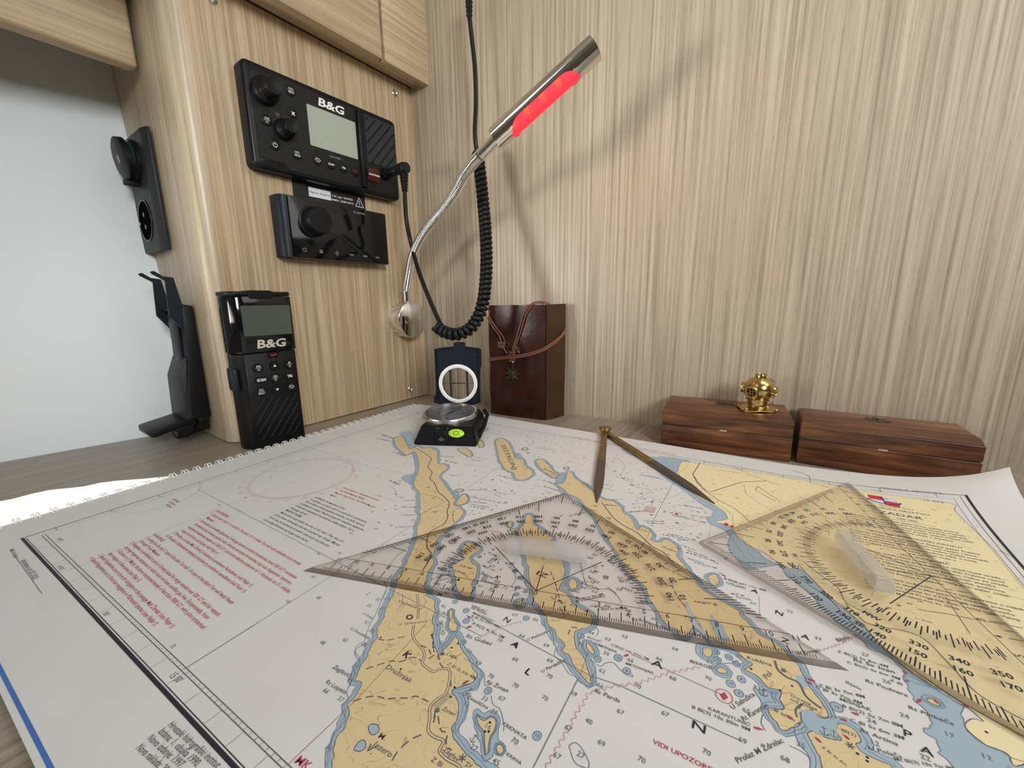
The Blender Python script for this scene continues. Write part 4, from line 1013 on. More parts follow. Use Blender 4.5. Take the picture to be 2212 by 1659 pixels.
m = MB(); m.tube([Vector((rs * .8, -.002, .0030)) + Vector((.0022 * math.cos(t_), 0, .0028 + .0026 * math.sin(t_))) for t_ in [2 * PI * j / 16 for j in range(17)]], .0005, 6, cap=False); m.build('side_ring', 'brass', dh)

# ================================================================== DIVIDERS
tipL = surf(*cuv(1289, 1088), .0004); tipR = surf(*cuv(1545, 1090), .0004)
pv = atd(1307, 934, .428)
FDv = Fr((pv.x, pv.y, 0), 0.0)
dv = thing('chart_dividers', 'tarnished brass chart dividers opened wide with dark steel points on the chart', 'dividers', FDv, (0, 0, pv.z))
pvl = Vector((0, 0, pv.z))
def leg(tip, side_):
    t_ = FDv.inv @ tip; d = t_ - pvl; L = d.length; z_ax = d.normalized(); x_ax = z_ax.cross(Vector((0, 0, 1))).normalized(); y_ax = z_ax.cross(x_ax)
    Mx = Matrix.Translation(pvl) @ Matrix((x_ax.to_tuple() + (0,), y_ax.to_tuple() + (0,), z_ax.to_tuple() + (0,), (0, 0, 0, 1))).transposed()
    def bar(sts):
        vs = []; fs = []
        for z, a, b_, ox in sts: vs += [(ox - a, -b_, z), (ox + a, -b_, z), (ox + a, b_, z), (ox - a, b_, z)]
        for i in range(len(sts) - 1):
            for k in range(4): fs.append((4 * i + k, 4 * i + (k + 1) % 4, 4 * i + 4 + (k + 1) % 4, 4 * i + 4 + k))
        fs += [(3, 2, 1, 0), tuple(4 * (len(sts) - 1) + k for k in range(4))]
        o = bmesh.new(); V = [o.verts.new(Mx @ Vector(v)) for v in vs]
        for f in fs: o.faces.new([V[i] for i in f])
        bmesh.ops.recalc_face_normals(o, faces=o.faces[:]); bmesh.ops.bevel(o, geom=o.edges[:], offset=.0004, segments=1, affect='EDGES')
        m = MB(); m._in(o); return m
    m = bar([(.004, .0022, .0024, 0), (.012, .0026, .0022, 0), (L * .52, .0034, .0021, 0)]); lg = m.build('leg', 'brass_old', dv)
    m = bar([(L * .52, .0034, .0021, 0), (L * .75, .0036, .0021, 0), (L * .83, .0034, .0020, 0), (L * .998, .0004, .0005, 0)]); m.build('steel_point', 'steel_old', lg)
leg(tipL, -1); leg(tipR, 1)
m = MB(); m.lathe([(.0044, -.0055), (.0046, -.0050), (.0046, -.0022), (.0038, -.0020), (.0038, -.0006), (.0046, -.0004), (.0046, .0030), (.0062, .0034), (.0064, .0050), (.0060, .0058), (.0034, .0062), (.0030, .0058), (.0001, .0058)], 36, Matrix.Translation(pvl)); m.build('pivot', 'brass_old', dv)
# ================================================================== CHART
ch = bpy.data.objects.new('nautical_chart', None); COL.objects.link(ch); ch.empty_display_size = .02
ch.location = (C2.x, C2.y, 0); ORIG[ch.name] = Vector((C2.x, C2.y, 0))
tag(ch, 'large printed sea chart with spiral binding lying open over the table', 'chart')
def chart_mesh(name, mat, m, parent=ch, **kw): return m.build(name, mat, parent, smooth=kw.get('smooth', False), recalc=False)
# page: a grid sheet with a rolled front margin
gx = [X0 + (X1 - X0) * i / 90 for i in range(91)]; gy = [edge_y + (edge_top - edge_y) * j / 80 for j in range(81)]
gy = sorted(set(gy + [edge_y + .0006 * k for k in range(1, 30)]))
m = MB(); ny = len(gy); nx = len(gx)
wy = lambda x, y: y + (.0215 * x - .0035) * max(0, min(1, (-.30 - y) / .06))
vs = [surf(x, wy(x, y), 0) for x in gx for y in gy] + [surf(x, wy(x, y), -.00025) for x in gx for y in gy]; N_ = nx * ny
fs = []
for i in range(nx - 1):
    for j in range(ny - 1):
        a = i * ny + j; fs.append((a, a + ny, a + ny + 1, a + 1)); fs.append((N_ + a, N_ + a + 1, N_ + a + ny + 1, N_ + a + ny))
for i in range(nx - 1):
    for j in (0, ny - 1): a = i * ny + j; fs.append((a, a + ny, N_ + a + ny, N_ + a))
for j in range(ny - 1):
    for i in (0, nx - 1): a = i * ny + j; fs.append((a, a + 1, N_ + a + 1, N_ + a))
m.add(vs, fs); page = m.build('page', 'paper', ch, sharp=60, recalc=True)
m = MB(); lo, hi = .0006, .0073
P = [surf(X0 + .002, edge_y + .008), surf(X1 - .012, edge_y + .020), surf(X1 - .012, edge_top - .006), surf(X0 + .002, edge_top - .006)]
m.prism([(p.x, p.y) for p in P], lo, hi, axis='z'); m.build('page_stack', 'paper', ch, smooth=False)
m = MB(); P = [surf(X0 + .001, edge_y + .001), surf(X1 - .006, edge_y + .012), surf(X1 - .006, edge_top - .003), surf(X0 + .001, edge_top - .003)]
m.prism([(p.x, p.y) for p in P], .0001, .0007, axis='z'); m.build('back_cover', 'paper', ch, smooth=False)
# binding rings
ring = None; cnt = 46; step = .00847
for k in range(cnt):
    y = -.3655 + step * k
    if y > edge_top - .006: break
    c = surf(X0 + .0035, y, 0)
    if ring is None:
        m = MB()
        for s_ in (-.0011, .0011):
            pts = []
            for j in range(13):
                a = R(-10 + 200 * j / 12); pts.append(Vector((-.0028 + .0034 * math.cos(a), s_ + .0006 * math.cos(a), -.0016 + .0040 * math.sin(a))))
            m.tube([p for p in pts], .00042, 6)
        me_o = m.build('binding_ring', 'spiral_white', None)
        me_o.data.transform(Matrix.Rotation(math.atan2(E2.y, E2.x), 4, 'Z')); ring = me_o
    else:
        o = ring.copy(); COL.objects.link(o); me_o = o
    me_o.parent = ch; me_o.location = c - ORIG[ch.name]

# ---- print helpers (chart coordinates x, y in metres on the page)
OFF = dict(shallow=.00004, land=.00008, line=.00012, road=.00014, ink=.00018)
LAYERS = {}
def L(name, mat): 
    if (name, mat) not in LAYERS: LAYERS[(name, mat)] = MB()
    return LAYERS[(name, mat)]
def pline(mb, pts, w_, off, closed=False, dash=None, step=.006):
    NF[0] += 1; off = off + (NF[0] % 97) * .0000003
    P = [Vector(p) for p in pts]
    if closed: P.append(P[0])
    if dash:
        P = resample(P, dash[0] / 2); segs = []
        per = dash[0] + dash[1]; k = 0; s_ = 0
        while s_ < len(P) - 1:
            n_on = 2; n_off = max(1, round(dash[1] / (dash[0] / 2))); segs.append(P[s_:s_ + n_on + 1]); s_ += n_on + n_off
    else: segs = [P]
    for S in segs:
        Q = [S[0]]
        for a, b_ in zip(S, S[1:]):
            n_ = max(1, int((b_ - a).length / step))
            for k in range(1, n_ + 1): Q.append(a.lerp(b_, k / n_))
        if len(Q) < 2: continue
        vs = []
        for i, p in enumerate(Q):
            t_ = (Q[min(i + 1, len(Q) - 1)] - Q[max(i - 1, 0)]); 
            if t_.length < 1e-9: t_ = Vector((1, 0))
            t_.normalize(); n_ = Vector((-t_.y, t_.x)) * w_ / 2
            a, b_ = p + n_, p - n_; vs += [surf(a.x, a.y, off), surf(b_.x, b_.y, off)]
        mb.add(vs, [(2 * i, 2 * i + 1, 2 * i + 3, 2 * i + 2) for i in range(len(Q) - 1)])
NF = [0]
def pfill(mb, pts, off, grid=.02):
    NF[0] += 1; off = off + (NF[0] % 70) * .00000055
    P = [Vector(p[:2]) for p in pts]; n = len(P)
    xs_ = [p.x for p in P]; ys_ = [p.y for p in P]; inner = []
    if max(xs_) > .36 or min(ys_) < -.34:
        x = min(xs_) + grid / 2
        while x < max(xs_):
            y = min(ys_) + grid / 2
            while y < max(ys_): inner.append(Vector((x + .0003, y + .0002))); y += grid
            x += grid
    r_ = delaunay_2d_cdt(P + inner, [], [list(range(n))], 1, 1e-6)
    mb.add([surf(v.x, v.y, off) for v in r_[0]], [tuple(f) for f in r_[2]])
def ptext(mb, s, p0, p1=None, size=None, off=None, bold=0, center=False, ang=0, sx=1, hmax=None, shear=0):
    """p0 baseline start and p1 baseline end in chart coordinates; or size and ang"""
    off = off or OFF['ink']; p0 = Vector(p0)
    if p1 is not None:
        d = Vector(p1) - p0; w_ = d.length; ang = math.atan2(d.y, d.x); hgt = min(w_ / text_width(s, bold) * CAP, hmax or 9)
        if size: hgt = size
        fn0 = dict(width=w_, size=hgt)
    else: fn0 = dict(size=size, sx=sx)
    ca, sa = math.cos(ang), math.sin(ang)
    text(mb, s, lambda x, y: surf(p0.x + x * ca - y * sa, p0.y + x * sa + y * ca, off), bold=bold, center=center, shear=shear, **fn0)
def clip_in(p): return -.0005 <= p[0] <= .498 and -.3415 <= p[1] <= 0
RG = {1: (800, 880, .22604), 2: (1250, 880, .22604), 3: (1712, 1000, .22604), 4: (640, 1050, .27125), 5: (1100, 1100, .27125), 6: (1500, 1209, .32188), 7: (600, 1259, .27125), 8: (1000, 1259, .27125), 9: (400, 850, .25316), 10: (0, 1100, .33694), 0: (0, 0, 1)}
def g(r, x, y): a = RG[r]; return cuv(a[0] + x * a[2], a[1] + y * a[2])
def path(spec):
    """'r x,y x,y ... r x,y' with region numbers standing alone"""
    out = []; r = 0
    for tk in spec.split():
        if ',' in tk: x, y = tk.split(','); out.append(Vector(g(r, float(x), float(y))))
        else: r = int(tk)
    return out
def coast(P, amp=.0005, closed=True, seed=0):
    Q = resample(smooth_path(P, 6, closed), .0009 if len(P) > 8 else .0006); out = []
    for i, p in enumerate(Q):
        d = Vector((noise.noise(Vector((p.x * 420, p.y * 420, seed))), noise.noise(Vector((p.x * 420, p.y * 420, seed + 9)))))
        d2 = Vector((noise.noise(Vector((p.x * 1300, p.y * 1300, seed))), noise.noise(Vector((p.x * 1300, p.y * 1300, seed + 5)))))
        out.append(p + d * amp * 1.6 + d2 * amp * .7)
    return out
def area_sign(P): return sum(a.x * b_.y - b_.x * a.y for a, b_ in zip(P, P[1:] + P[:1]))
def offset(P, d, wob=0, seed=0):
    s_ = 1 if area_sign(P) > 0 else -1; n = len(P); out = []; k_ = max(2, int(d / .0009) + 1)
    for i, p in enumerate(P):
        t_ = P[(i + k_) % n] - P[(i - k_) % n]
        if t_.length < 1e-9: out.append(p); continue
        t_.normalize(); nn = Vector((t_.y, -t_.x)) * s_
        out.append(p + nn * d * (1 + wob * noise.noise(Vector((p.x * 160, p.y * 160, seed + 3)))))
    return out[::2]
def blob(c, rx, ry=None, ang=0, n=20, wob=.12, seed=0):
    ry = ry or rx; out = []
    for k in range(n):
        a = 2 * PI * k / n; r = 1 + wob * noise.noise(Vector((math.cos(a), math.sin(a), seed)))
        x, y = rx * r * math.cos(a), ry * r * math.sin(a); out.append(Vector((c[0] + x * math.cos(ang) - y * math.sin(ang), c[1] + x * math.sin(ang) + y * math.cos(ang))))
    return out
LAND, SHAL, LINE = [], [], []
def clampP(P):
    return [Vector((min(max(p.x, .0065), .4925), min(max(p.y, -.3325 + .0275 * p.x), -.0045))) for p in P]
def island(spec, shal=.0016, amp=.00035, wob=.5, mat='land', seed=0, nring=1):
    P = coast(path(spec), amp, True, seed); LANDP = clampP(P)
    if shal:
        for k, (d, mt_) in enumerate(((shal, 'shallow_blue'),)):
            Q = clampP(offset(P, d, wob, seed)); 
            try: pfill(L('shallow_water', mt_), Q, OFF['shallow'])
            except Exception as e: print('sh', e)
            pline(L('depth_contour', 'line_blue'), Q, .00022, OFF['line'], True)
            Q2 = clampP(offset(P, d * .5, wob, seed + 1)); pline(L('depth_contour', 'line_blue'), Q2, .00018, OFF['line'], True)
    pfill(L('land_print', mat), LANDP, OFF['land']); pline(L('coast_line', 'ink_soft'), LANDP, .00028, OFF['line'], True)
    return P
def shoal(spec, mat='shallow_blue', amp=.0003, seed=0, rim=True, hgt='shallow'):
    P = clampP(coast(path(spec), amp, True, seed)); pfill(L('shallow_water', mat), P, OFF[hgt])
    if rim: pline(L('depth_contour', 'line_blue'), P, .00022, OFF['line'], True)

# ---- border
fw, fh = .4985, .3424
def bline(a, b_, w_, mat='ink', lay='border_line'): pline(L(lay, mat), [a, b_], w_, OFF['line'])
sk_ = lambda x, y: (x, y + .0275 * x)
bline((0, 0), (0, -fh), .0006); bline((0, 0), (fw, 0), .0005); bline((fw, .0004), sk_(fw, -fh), .0014); bline((0, -fh), sk_(fw, -fh), .0014)
bline((.002, -.3410), sk_(fw, -.3410), .0003); bline((fw - .0032, -.0022), (fw - .0032, -.33), .0002)
iy = -.3352
for o_ in (0, .0015): bline((.006, iy + o_), sk_(fw - .006, iy + o_), .0003, 'ink_soft')
for k in range(150): x = .006 + k * .00325; bline(sk_(x, iy), sk_(x, iy + .0015), .00018, 'ink_soft')
for k in range(34): x = .012 + k * .0145; bline(sk_(x, iy), sk_(x, -.3408), .00018, 'ink_grey')
bline((.006, -.006), (.006, -.3345), .00018, 'ink_grey'); bline((.006, -.006), (fw - .006, -.006), .00018, 'ink_grey'); bline((fw - .007, -.006), (fw - .007, -.320), .0002, 'ink_grey')
for k in range(13): y = -.014 - k * .0262; bline((.0002, y), (.006, y), .0003, 'ink_soft'); bline((fw - .006, y), (fw - .002, y), .0002, 'ink_grey')
for k in range(17): x = .02 + k * .0290; bline((x, -.0002), (x, -.006), .0003, 'ink_soft')
for k in range(60): y = -.01 - k * .0052; bline((.0052, y), (.0068, y), .0003, 'ink_grey')
ptext(L('chart_lettering', 'ink_soft'), "15 00'", (.1965, -.3335), (.2035, -.3331), size=.0024)
ptext(L('chart_lettering', 'ink_soft'), "14 50'E", (.060, -.3385), (.067, -.3383), size=.0018)
ptext(L('chart_lettering', 'ink_soft'), "55'", (.1300, -.3365), (.1340, -.3364), size=.0018)
ptext(L('chart_lettering', 'ink_soft'), "43°55'", (.0200, -.3315), (.0262, -.3313), size=.0018)
pline(L('blue_line', 'ink_blue'), [(x0_ / 50, -.3700 + .0235 * x0_ / 50) for x0_ in range(-1, 27)], .0012, OFF['line'])

# ---- land, coasts traced from the chart
DUGI = '1 230,300 238,350 270,395 310,430 335,455 380,440 420,425 440,440 455,490 460,560 455,620 425,670 412,720 430,770 460,800 470,850 475,940 470,1000 480,1060 460,1110 445,1160 445,1230 430,1290 400,1360 370,1430 330,1520 290,1600 4 822,690 790,800 775,860 750,910 725,960 700,1010 690,1060 660,1110 640,1160 640,1210 610,1250 590,1290 570,1350 540,1390 510,1440 7 650,690 640,730 612,780 665,800 640,860 610,920 562,960 570,1040 545,1110 510,1180 470,1240 445,1310 440,1400 430,1475 400,1640 1650,1640 1610,1470 1540,1410 1490,1350 1430,1270 1390,1200 1400,1130 1430,1070 1440,1000 1425,920 1380,880 1400,850 1460,830 1540,800 1590,745 1560,680 1520,610 1460,520 1425,440 1400,430 1370,480 1340,515 1285,580 1262,540 1240,450 1240,350 1235,280 1250,230 1250,180 1240,130 1170,100 4 1050,860 1020,800 1035,740 1065,660 1100,600 1082,560 1110,500 1120,430 1150,390 1 680,1230 750,1160 840,1080 890,1010 850,960 800,930 820,890 770,820 710,740 660,650 740,580 700,545 650,540 640,480 640,420 560,385 500,390 440,370 380,400 340,340 310,285 260,285'
island(DUGI, .0024, .0004, .6, seed=1)
island('1 1200,320 1260,300 1320,340 1350,400 1370,450 1400,490 1460,500 1480,560 1540,600 1550,640 1500,680 1440,695 1390,680 1370,630 1300,600 1260,550 1230,480 1215,400', .0022, seed=2)
island('1 1590,510 1640,500 1700,550 1740,600 1790,640 1760,675 1700,640 1640,600 1600,550', .0022, seed=3)
island('1 870,850 905,830 935,880 900,920 850,935 810,930 830,890', .0014, .0002, seed=4)
island('1 812,800 840,785 890,790 860,808', .0012, .0002, seed=5)
island('1 840,400 900,390 950,420 970,460 945,475 910,450 870,430', .0014, .0002, seed=6)
island('1 1035,310 1070,330 1080,370 1055,385 1030,350', .0012, .0002, seed=7); island('1 1070,205 1120,200 1100,225', .001, .0002, seed=8)
island('1 1455,400 1480,385 1500,400 1480,415', .0014, .0002, seed=9); island('1 1850,580 1890,570 1880,600', .0012, .0002, seed=10)
UGLJ = '1 1780,730 1840,725 1870,680 1880,625 1920,620 1960,680 2040,730 2110,790 2 50,720 120,790 190,850 250,885 330,900 400,950 430,1010 480,1040 520,1090 560,1160 610,1140 680,1180 710,1230 690,1270 780,1290 830,1260 900,1300 950,1340 945,1400 5 1330,370 1380,430 1430,490 1480,560 1520,620 1570,660 1650,710 1760,770 1830,810 1850,860 1900,900 1960,970 2030,1020 6 560,565 610,620 640,660 700,710 720,750 740,790 760,830 830,930 880,1000 905,1055 860,1060 790,1030 715,1030 720,1100 640,1135 580,1145 550,1090 510,1050 495,1000 540,1000 600,1000 570,930 580,880 500,860 420,780 345,740 390,700 340,665 5 1800,1130 1700,1085 1650,1085 1600,1030 1540,960 1480,880 1445,830 1470,900 1450,960 1400,1012 1350,1000 1340,960 1280,940 1220,880 1180,810 1120,720 1080,620 1010,560 940,500 870,370 800,260 740,170 690,80 640,20 1 2060,960 2010,890 1950,850 1900,830 1850,790'
island(UGLJ, .0022, .0003, .5, seed=11)
island('4 1370,450 1420,470 1470,500 1390,560 1400,620 1440,640 1430,720 1400,770 1400,850 1370,890 1320,870 1280,820 1270,760 1260,700 1240,640 1280,610 1340,580 1310,520 1340,470', .0022, seed=12)
IZ = '1 1480,1050 1520,1025 1555,1060 1560,1110 1620,1160 1700,1210 1740,1260 5 330,260 370,330 420,400 440,470 430,560 400,640 460,680 500,740 560,790 640,830 660,880 640,940 560,960 520,980 520,1040 540,1120 590,1180 620,1260 655,1370 640,1390 580,1330 520,1260 480,1170 430,1130 440,1080 380,1010 360,960 310,920 290,860 240,780 190,720 185,640 160,560 155,480 130,400 90,220 1 1420,1210 1430,1160 1470,1110'
island(IZ, .0024, seed=13)
island('5 490,560 530,570 540,620 500,640 470,600', .0018, .0002, seed=14)
island('5 60,740 110,730 120,750 70,765', .0022, .0002, seed=15)
island('5 612,1065 650,1090 680,1150 650,1150 620,1110', .0022, .0002, seed=16)
island('7 1365,225 1390,220 1395,270 1430,340 1420,380 1380,385 1360,340 1370,280', .0013, .0002, seed=17)
KRK = path('7 1590,1060 1640,1100 1700,1070 1735,1100 1725,1180 1690,1230 1670,1360 1655,1370 1650,1290 1640,1190 1600,1130')
shoal('7 1550,1050 1590,1010 1640,1040 1700,1015 1760,1060 1770,1130 1755,1240 1800,1280 1810,1340 1760,1375 1720,1350 1700,1400 1660,1420 1630,1400 1610,1290 1580,1180', seed=18)
island('7 1590,1060 1640,1100 1700,1070 1735,1100 1725,1180 1690,1230 1670,1360 1655,1370 1650,1290 1640,1190 1600,1130', .0008, .0001, seed=18)
island('7 1745,1300 1780,1290 1800,1340 1770,1365 1745,1340', .0008, .0001, seed=19)
island('5 1660,1265 1700,1268 1730,1295 1720,1312 1660,1292', .0022, .0002, seed=20)
island('6 95,110 140,100 165,140 160,165 130,172 100,140', .0018, .0002, seed=21)
island('6 60,590 110,600 120,640 90,655 60,630', .0022, .0002, seed=22)
island('6 770,1160 830,1150 870,1190 930,1210 985,1205 950,1160 935,1110 1020,1105 1080,1150 1120,1220 1080,1240 1150,1310 1240,1350 1330,1398 1400,1560 900,1560 850,1350 800,1260 770,1200', .003, .0003, seed=23)
island('6 1560,940 1600,935 1650,960 1640,985 1590,965', .0012, .0002, seed=24)
island('1 1310,1110 1340,1100 1355,1125 1330,1150', .0014, .0002, seed=25); island('1 1345,1165 1400,1160 1410,1175 1350,1182', .0012, .0002, seed=26); island('1 1345,1215 1390,1205 1400,1225 1360,1240', .0012, .0002, seed=27)
island('1 765,1280 800,1270 805,1290 775,1298', .0012, .0002, seed=28)
# mainland
shoal('2 400,400 520,420 640,470 800,475 980,490 1060,520 1000,600 950,620 1000,700 1100,830 1250,900 1380,960 1460,1030 1480,1120 1540,1190 1600,1330 1680,1480 1600,1440 1500,1310 1440,1240 1400,1180 1250,1110 1230,1060 1290,1000 1180,930 1100,870 1000,790 900,730 840,690 760,620 700,545 600,500 480,450', amp=.0006, seed=30)
MAIN = '2 960,560 990,520 1060,525 3 0,140 400,215 700,275 1490,385 1560,470 1900,800 2212,1130 2600,1560 2900,2300 6 2212,1370 2100,1300 1960,1240 1850,1160 1815,1110 1870,1070 1940,1090 1900,1050 1800,965 1700,900 1560,820 1450,750 1330,650 1240,560 1150,460 1100,410 1010,330 940,270 850,190 760,100 700,40 2 2080,1560 1900,1480 1760,1380 1640,1330 1530,1250 1480,1180 1400,1120 1290,1095 1370,1080 1420,1060 1390,1000 1300,940 1200,890 1130,850 1040,770 960,690 930,640 950,600'
island(MAIN, 0, .0003, mat='land_lit', seed=31)
shoal('2 1480,1190 1560,1260 1700,1370 1850,1480 6 700,60 790,130 850,200 940,280 1010,340 1100,420 1240,570 1330,660 1450,755 1560,830 1640,870 1560,850 1420,800 1400,740 1300,650 1180,600 1100,520 960,420 850,320 800,250 700,170 620,110 560,40 5 1900,480 1800,380 1740,290', amp=.0004, seed=32)
shoal('6 1400,780 1480,800 1560,840 1700,920 1800,980 1790,1040 1820,1110 1850,1170 1960,1250 2100,1310 2300,1420 2300,1560 1800,1560 1740,1390 1640,1300 1640,1240 1600,1190 1530,1150 1600,1120 1560,1020 1480,940 1430,850', amp=.0006, seed=33)
shoal('6 400,870 440,940 500,1010 600,1000 575,960 530,930 500,880 440,880', seed=34)
# inlets drawn over the land print
shoal('5 1600,840 1640,880 1690,920 1715,980 1745,1030 1700,1075 1660,1020 1620,930', hgt='road', seed=35, amp=.0002)
shoal('5 1405,740 1430,775 1475,870 1540,960 1600,1020 1665,1085 1610,1075 1540,1000 1470,930 1430,850', hgt='road', mat='shallow_pale', seed=36, amp=.0002)
shoal('6 720,1030 790,1015 840,1060 930,1075 1000,1060 950,1110 960,1180 990,1210 880,1190 790,1150 740,1110', seed=37, hgt='road')
shoal('7 1265,545 1240,450 1245,400 1285,430 1290,510 1340,500 1390,400 1425,400 1400,450 1340,520', seed=38, amp=.0002)
shoal('7 1390,870 1380,860 1440,835 1540,805 1590,760 1610,800 1590,850 1500,870 1520,930 1500,1060 1430,1180 1400,1180 1440,1040 1430,930', seed=39)
shoal('1 780,810 820,800 850,830 830,880 800,880', seed=40, amp=.0002)
shoal('1 400,440 440,440 470,560 450,640 420,690 410,740 350,720 300,680 330,650 400,640 430,600 420,520', seed=41)
shoal('1 280,250 370,230 430,300 420,350 380,370 320,290', seed=42, mat='shallow_pale')
shoal('1 1770,690 1830,620 1860,650 1850,720 1800,730', seed=43); shoal('1 1800,760 1860,790 1850,830 1800,800', seed=44)
shoal('1 1370,440 1430,450 1500,560 1480,600 1440,500 1390,490', seed=45)
for i, (r, x, y, s_) in enumerate(((7, 765, 1165, 42),)): pass
for r, x, y, s_ in ((5, 705, 1195, 36), (5, 935, 1290, 38), (5, 868, 1185, 38), (5, 135, 870, 30), (5, 1660, 1200, 34), (5, 1750, 1180, 34), (5, 1850, 1355, 38), (5, 1765, 1390, 40), (5, 1830, 1468, 40), (5, 1655, 1140, 26), (5, 570, 1010, 34), (7, 1675, 862, 36), (7, 2065, 1220, 42), (7, 1500, 222, 30), (7, 1500, 305, 32), (7, 1480, 475, 28), (7, 1412, 152, 26), (6, 955, 990, 45), (6, 280, 700, 28), (1, 1505, 435, 22), (1, 1190, 790, 18), (5, 745, 520, 0), (5, 45, 490, 22), (5, 90, 550, 24), (5, 70, 625, 24), (5, 60, 680, 24), (5, 130, 655, 22), (1, 1355, 1495, 24), (1, 1380, 1570, 26), (1, 1430, 1630, 30), (1, 1045, 1430, 24), (4, 190, 2000, 0)):
    if not s_: continue
    c = g(r, x, y); rr_ = s_ * RG[r][2]; c2 = cuv(RG[r][0] + x * RG[r][2] + rr_, RG[r][1] + y * RG[r][2]); rad_ = math.hypot(c2[0] - c[0], c2[1] - c[1])
    B = blob(c, rad_ * .8, rad_ * .88, 0, 20, .1, x); ptext(L('sounding', 'ink_soft'), str(3 + int(x) % 15), c, size=.0010, center=True); pfill(L('shallow_water', 'shallow_blue'), B, OFF['shallow']); pline(L('depth_contour', 'line_blue'), B, .0003, OFF['line'], True)
for sp in ('7 725,1150 750,1128 800,1135 805,1180 770,1215 735,1200', '7 605,1330 640,1280 680,1255 705,1280 695,1325 650,1345'):
    P = coast(path(sp), .0002); pfill(L('lake', 'shallow_blue'), P, OFF['road']); pline(L('coast_line', 'ink_soft'), P, .0003, OFF['road'] + .00002, True)
P = path('7 1225,980 1360,870 1390,905 1280,1000'); pfill(L('land_print', 'town_brown'), P, OFF['line'])
P = path('7 1255,590 1290,580 1300,610 1275,625'); pfill(L('land_print', 'town_brown'), P, OFF['line'])
# ---- roads, paths, compass rose and chart lines
def road(sp, w_=.0011, mat='town_brown', edge=True, off='road', core='land'):
    P = smooth_path(path(sp), 5)
    if edge: pline(L('road', 'ink_soft'), P, w_ * 1.0, OFF[off] - .00001); pline(L('road_core', core), P, w_ * .5, OFF[off] + .00001)
    else: pline(L('road', mat), P, w_, OFF[off])
road('7 1110,90 1120,200 1115,290'); road('7 1085,335 1075,420 1115,490 1160,540 1165,600 1150,640 1190,680 1240,710 1290,690 1360,690 1370,760 1340,880 1280,920 1215,990 1210,1080 1200,1180 1250,1230 1320,1260 1300,1310 1290,1350 1350,1410 1440,1460 1480,1540')
road('1 540,600 580,620 560,680 610,740 640,810 700,850 750,900 730,980 740,1050 730,1100 680,1130', .0008, 'line_grey', False) if False else None
def pl(sp, w_=.00025, mat='ink_grey', lay='fine_line', dash=None, off='line', sm=False):
    P = path(sp); P = smooth_path(P, 6) if sm else P; pline(L(lay, mat), P, w_, OFF[off], False, dash)
pl('1 370,350 440,390 560,470 580,500 550,570 590,620 570,680 610,720 650,810 700,850 755,920 735,990 740,1050 700,1120 640,1150 560,1210 540,1330 580,1400 550,1480 500,1560', .0007, 'ink_soft', 'road', off='road', sm=True)
pl('2 1160,530 1090,640 1130,720 1220,800 1260,810 1380,770 1560,715 1790,705', .0007, 'ink_soft', 'road', off='road')
pl('2 1100,655 1200,790 1340,890 1480,960 1580,1040 1640,1100', .0005, 'ink_soft', 'road', off='road'); pl('2 1480,570 1650,650 1790,700 1990,770 1980,800 2212,900', .0005, 'ink_soft', 'road', off='road')
pl('2 1710,755 2000,950', .0005, 'ink_soft', 'road', off='road'); pl('2 1710,755 1690,795 1880,900', .0005, 'ink_soft', 'road', off='road'); pl('2 1580,740 1600,830 1760,940 1880,1000', .0004, 'ink_soft', 'road', dash=(.002, .0012), off='road')
pl('3 0,70 100,100 160,130 170,190 350,240', .0004, 'ink_soft', 'road', off='road'); pl('2 220,910 330,1050 430,1130 560,1200 700,1330 800,1380 900,1480', .0007, 'ink_soft', 'road', off='road', sm=True)
pl('6 540,680 560,740 620,790 700,830 750,920 850,1000', .0008, 'ink_soft', 'road', off='road', sm=True); pl('6 690,1060 680,1010 720,970 700,1000', .0006, 'ink_soft', 'road', off='road', sm=True)
pl('6 660,100 900,260 1010,380 1160,520 1260,580 1340,650 1500,760 1700,900 1900,1020 2212,1190', .0004, 'ink_soft', 'road', off='road', sm=True); pl('6 1010,290 1120,400 1200,440 1500,510 1700,690 1900,900 2212,1080', .0004, 'ink_soft', 'road', off='road', sm=True)
pl('3 100,940 250,1060 430,1190 520,1340 800,1480', .0004, 'ink_soft', 'road', off='road', sm=True); pl('3 1200,1400 1300,1420 1450,1440 1700,1490 2200,1580', .0004, 'ink_soft', 'road', off='road', sm=True); pl('3 1460,1280 1700,1640', .0003, 'ink_soft', 'road', off='road')
for sp in ('7 800,450 870,460 960,440 1060,425', '7 700,690 790,660 900,625 980,630 1060,600 1110,600 1150,635', '7 600,945 700,915 780,905 870,925 960,920 1040,920 1100,905 1190,945 1225,975', '7 910,1420 960,1340 1060,1250 1130,1220 1200,1190', '7 1255,1020 1240,1120 1270,1000 1280,1090 1300,1180 1350,1200 1340,1290 1400,1350', '4 1080,1180 1090,1280 1100,1330', '7 1200,610 1270,570 1290,640 1320,680', '7 1140,500 1200,530 1225,590', '7 1370,700 1380,830', '5 330,500 370,600 390,680 420,760 480,850', '5 470,1000 500,940 560,960', '1 470,830 560,840 640,860 700,900', '1 470,1030 600,960 760,930', '1 800,1100 790,1010 850,960', '5 1280,560 1330,680 1420,800'):
    pl(sp, .0005, 'ink_soft', 'footpath', (.0028, .0016), 'road', True)
pl('0 0,1298 0,1298', .0002) if False else None
for a, b_ in (((0, 370, 1480), (0, 880, 1123)), ((0, 430, 1058), (0, 1040, 1385)), ((0, 960, 1180), (0, 1240, 1010)), ((0, 800, 1350), (0, 965, 1150))): pass
pl('10 1185,1025 1662,725', .0003, 'ink_grey'); pl('9 340,1580 960,1659', .0002, 'ink_grey') if False else None
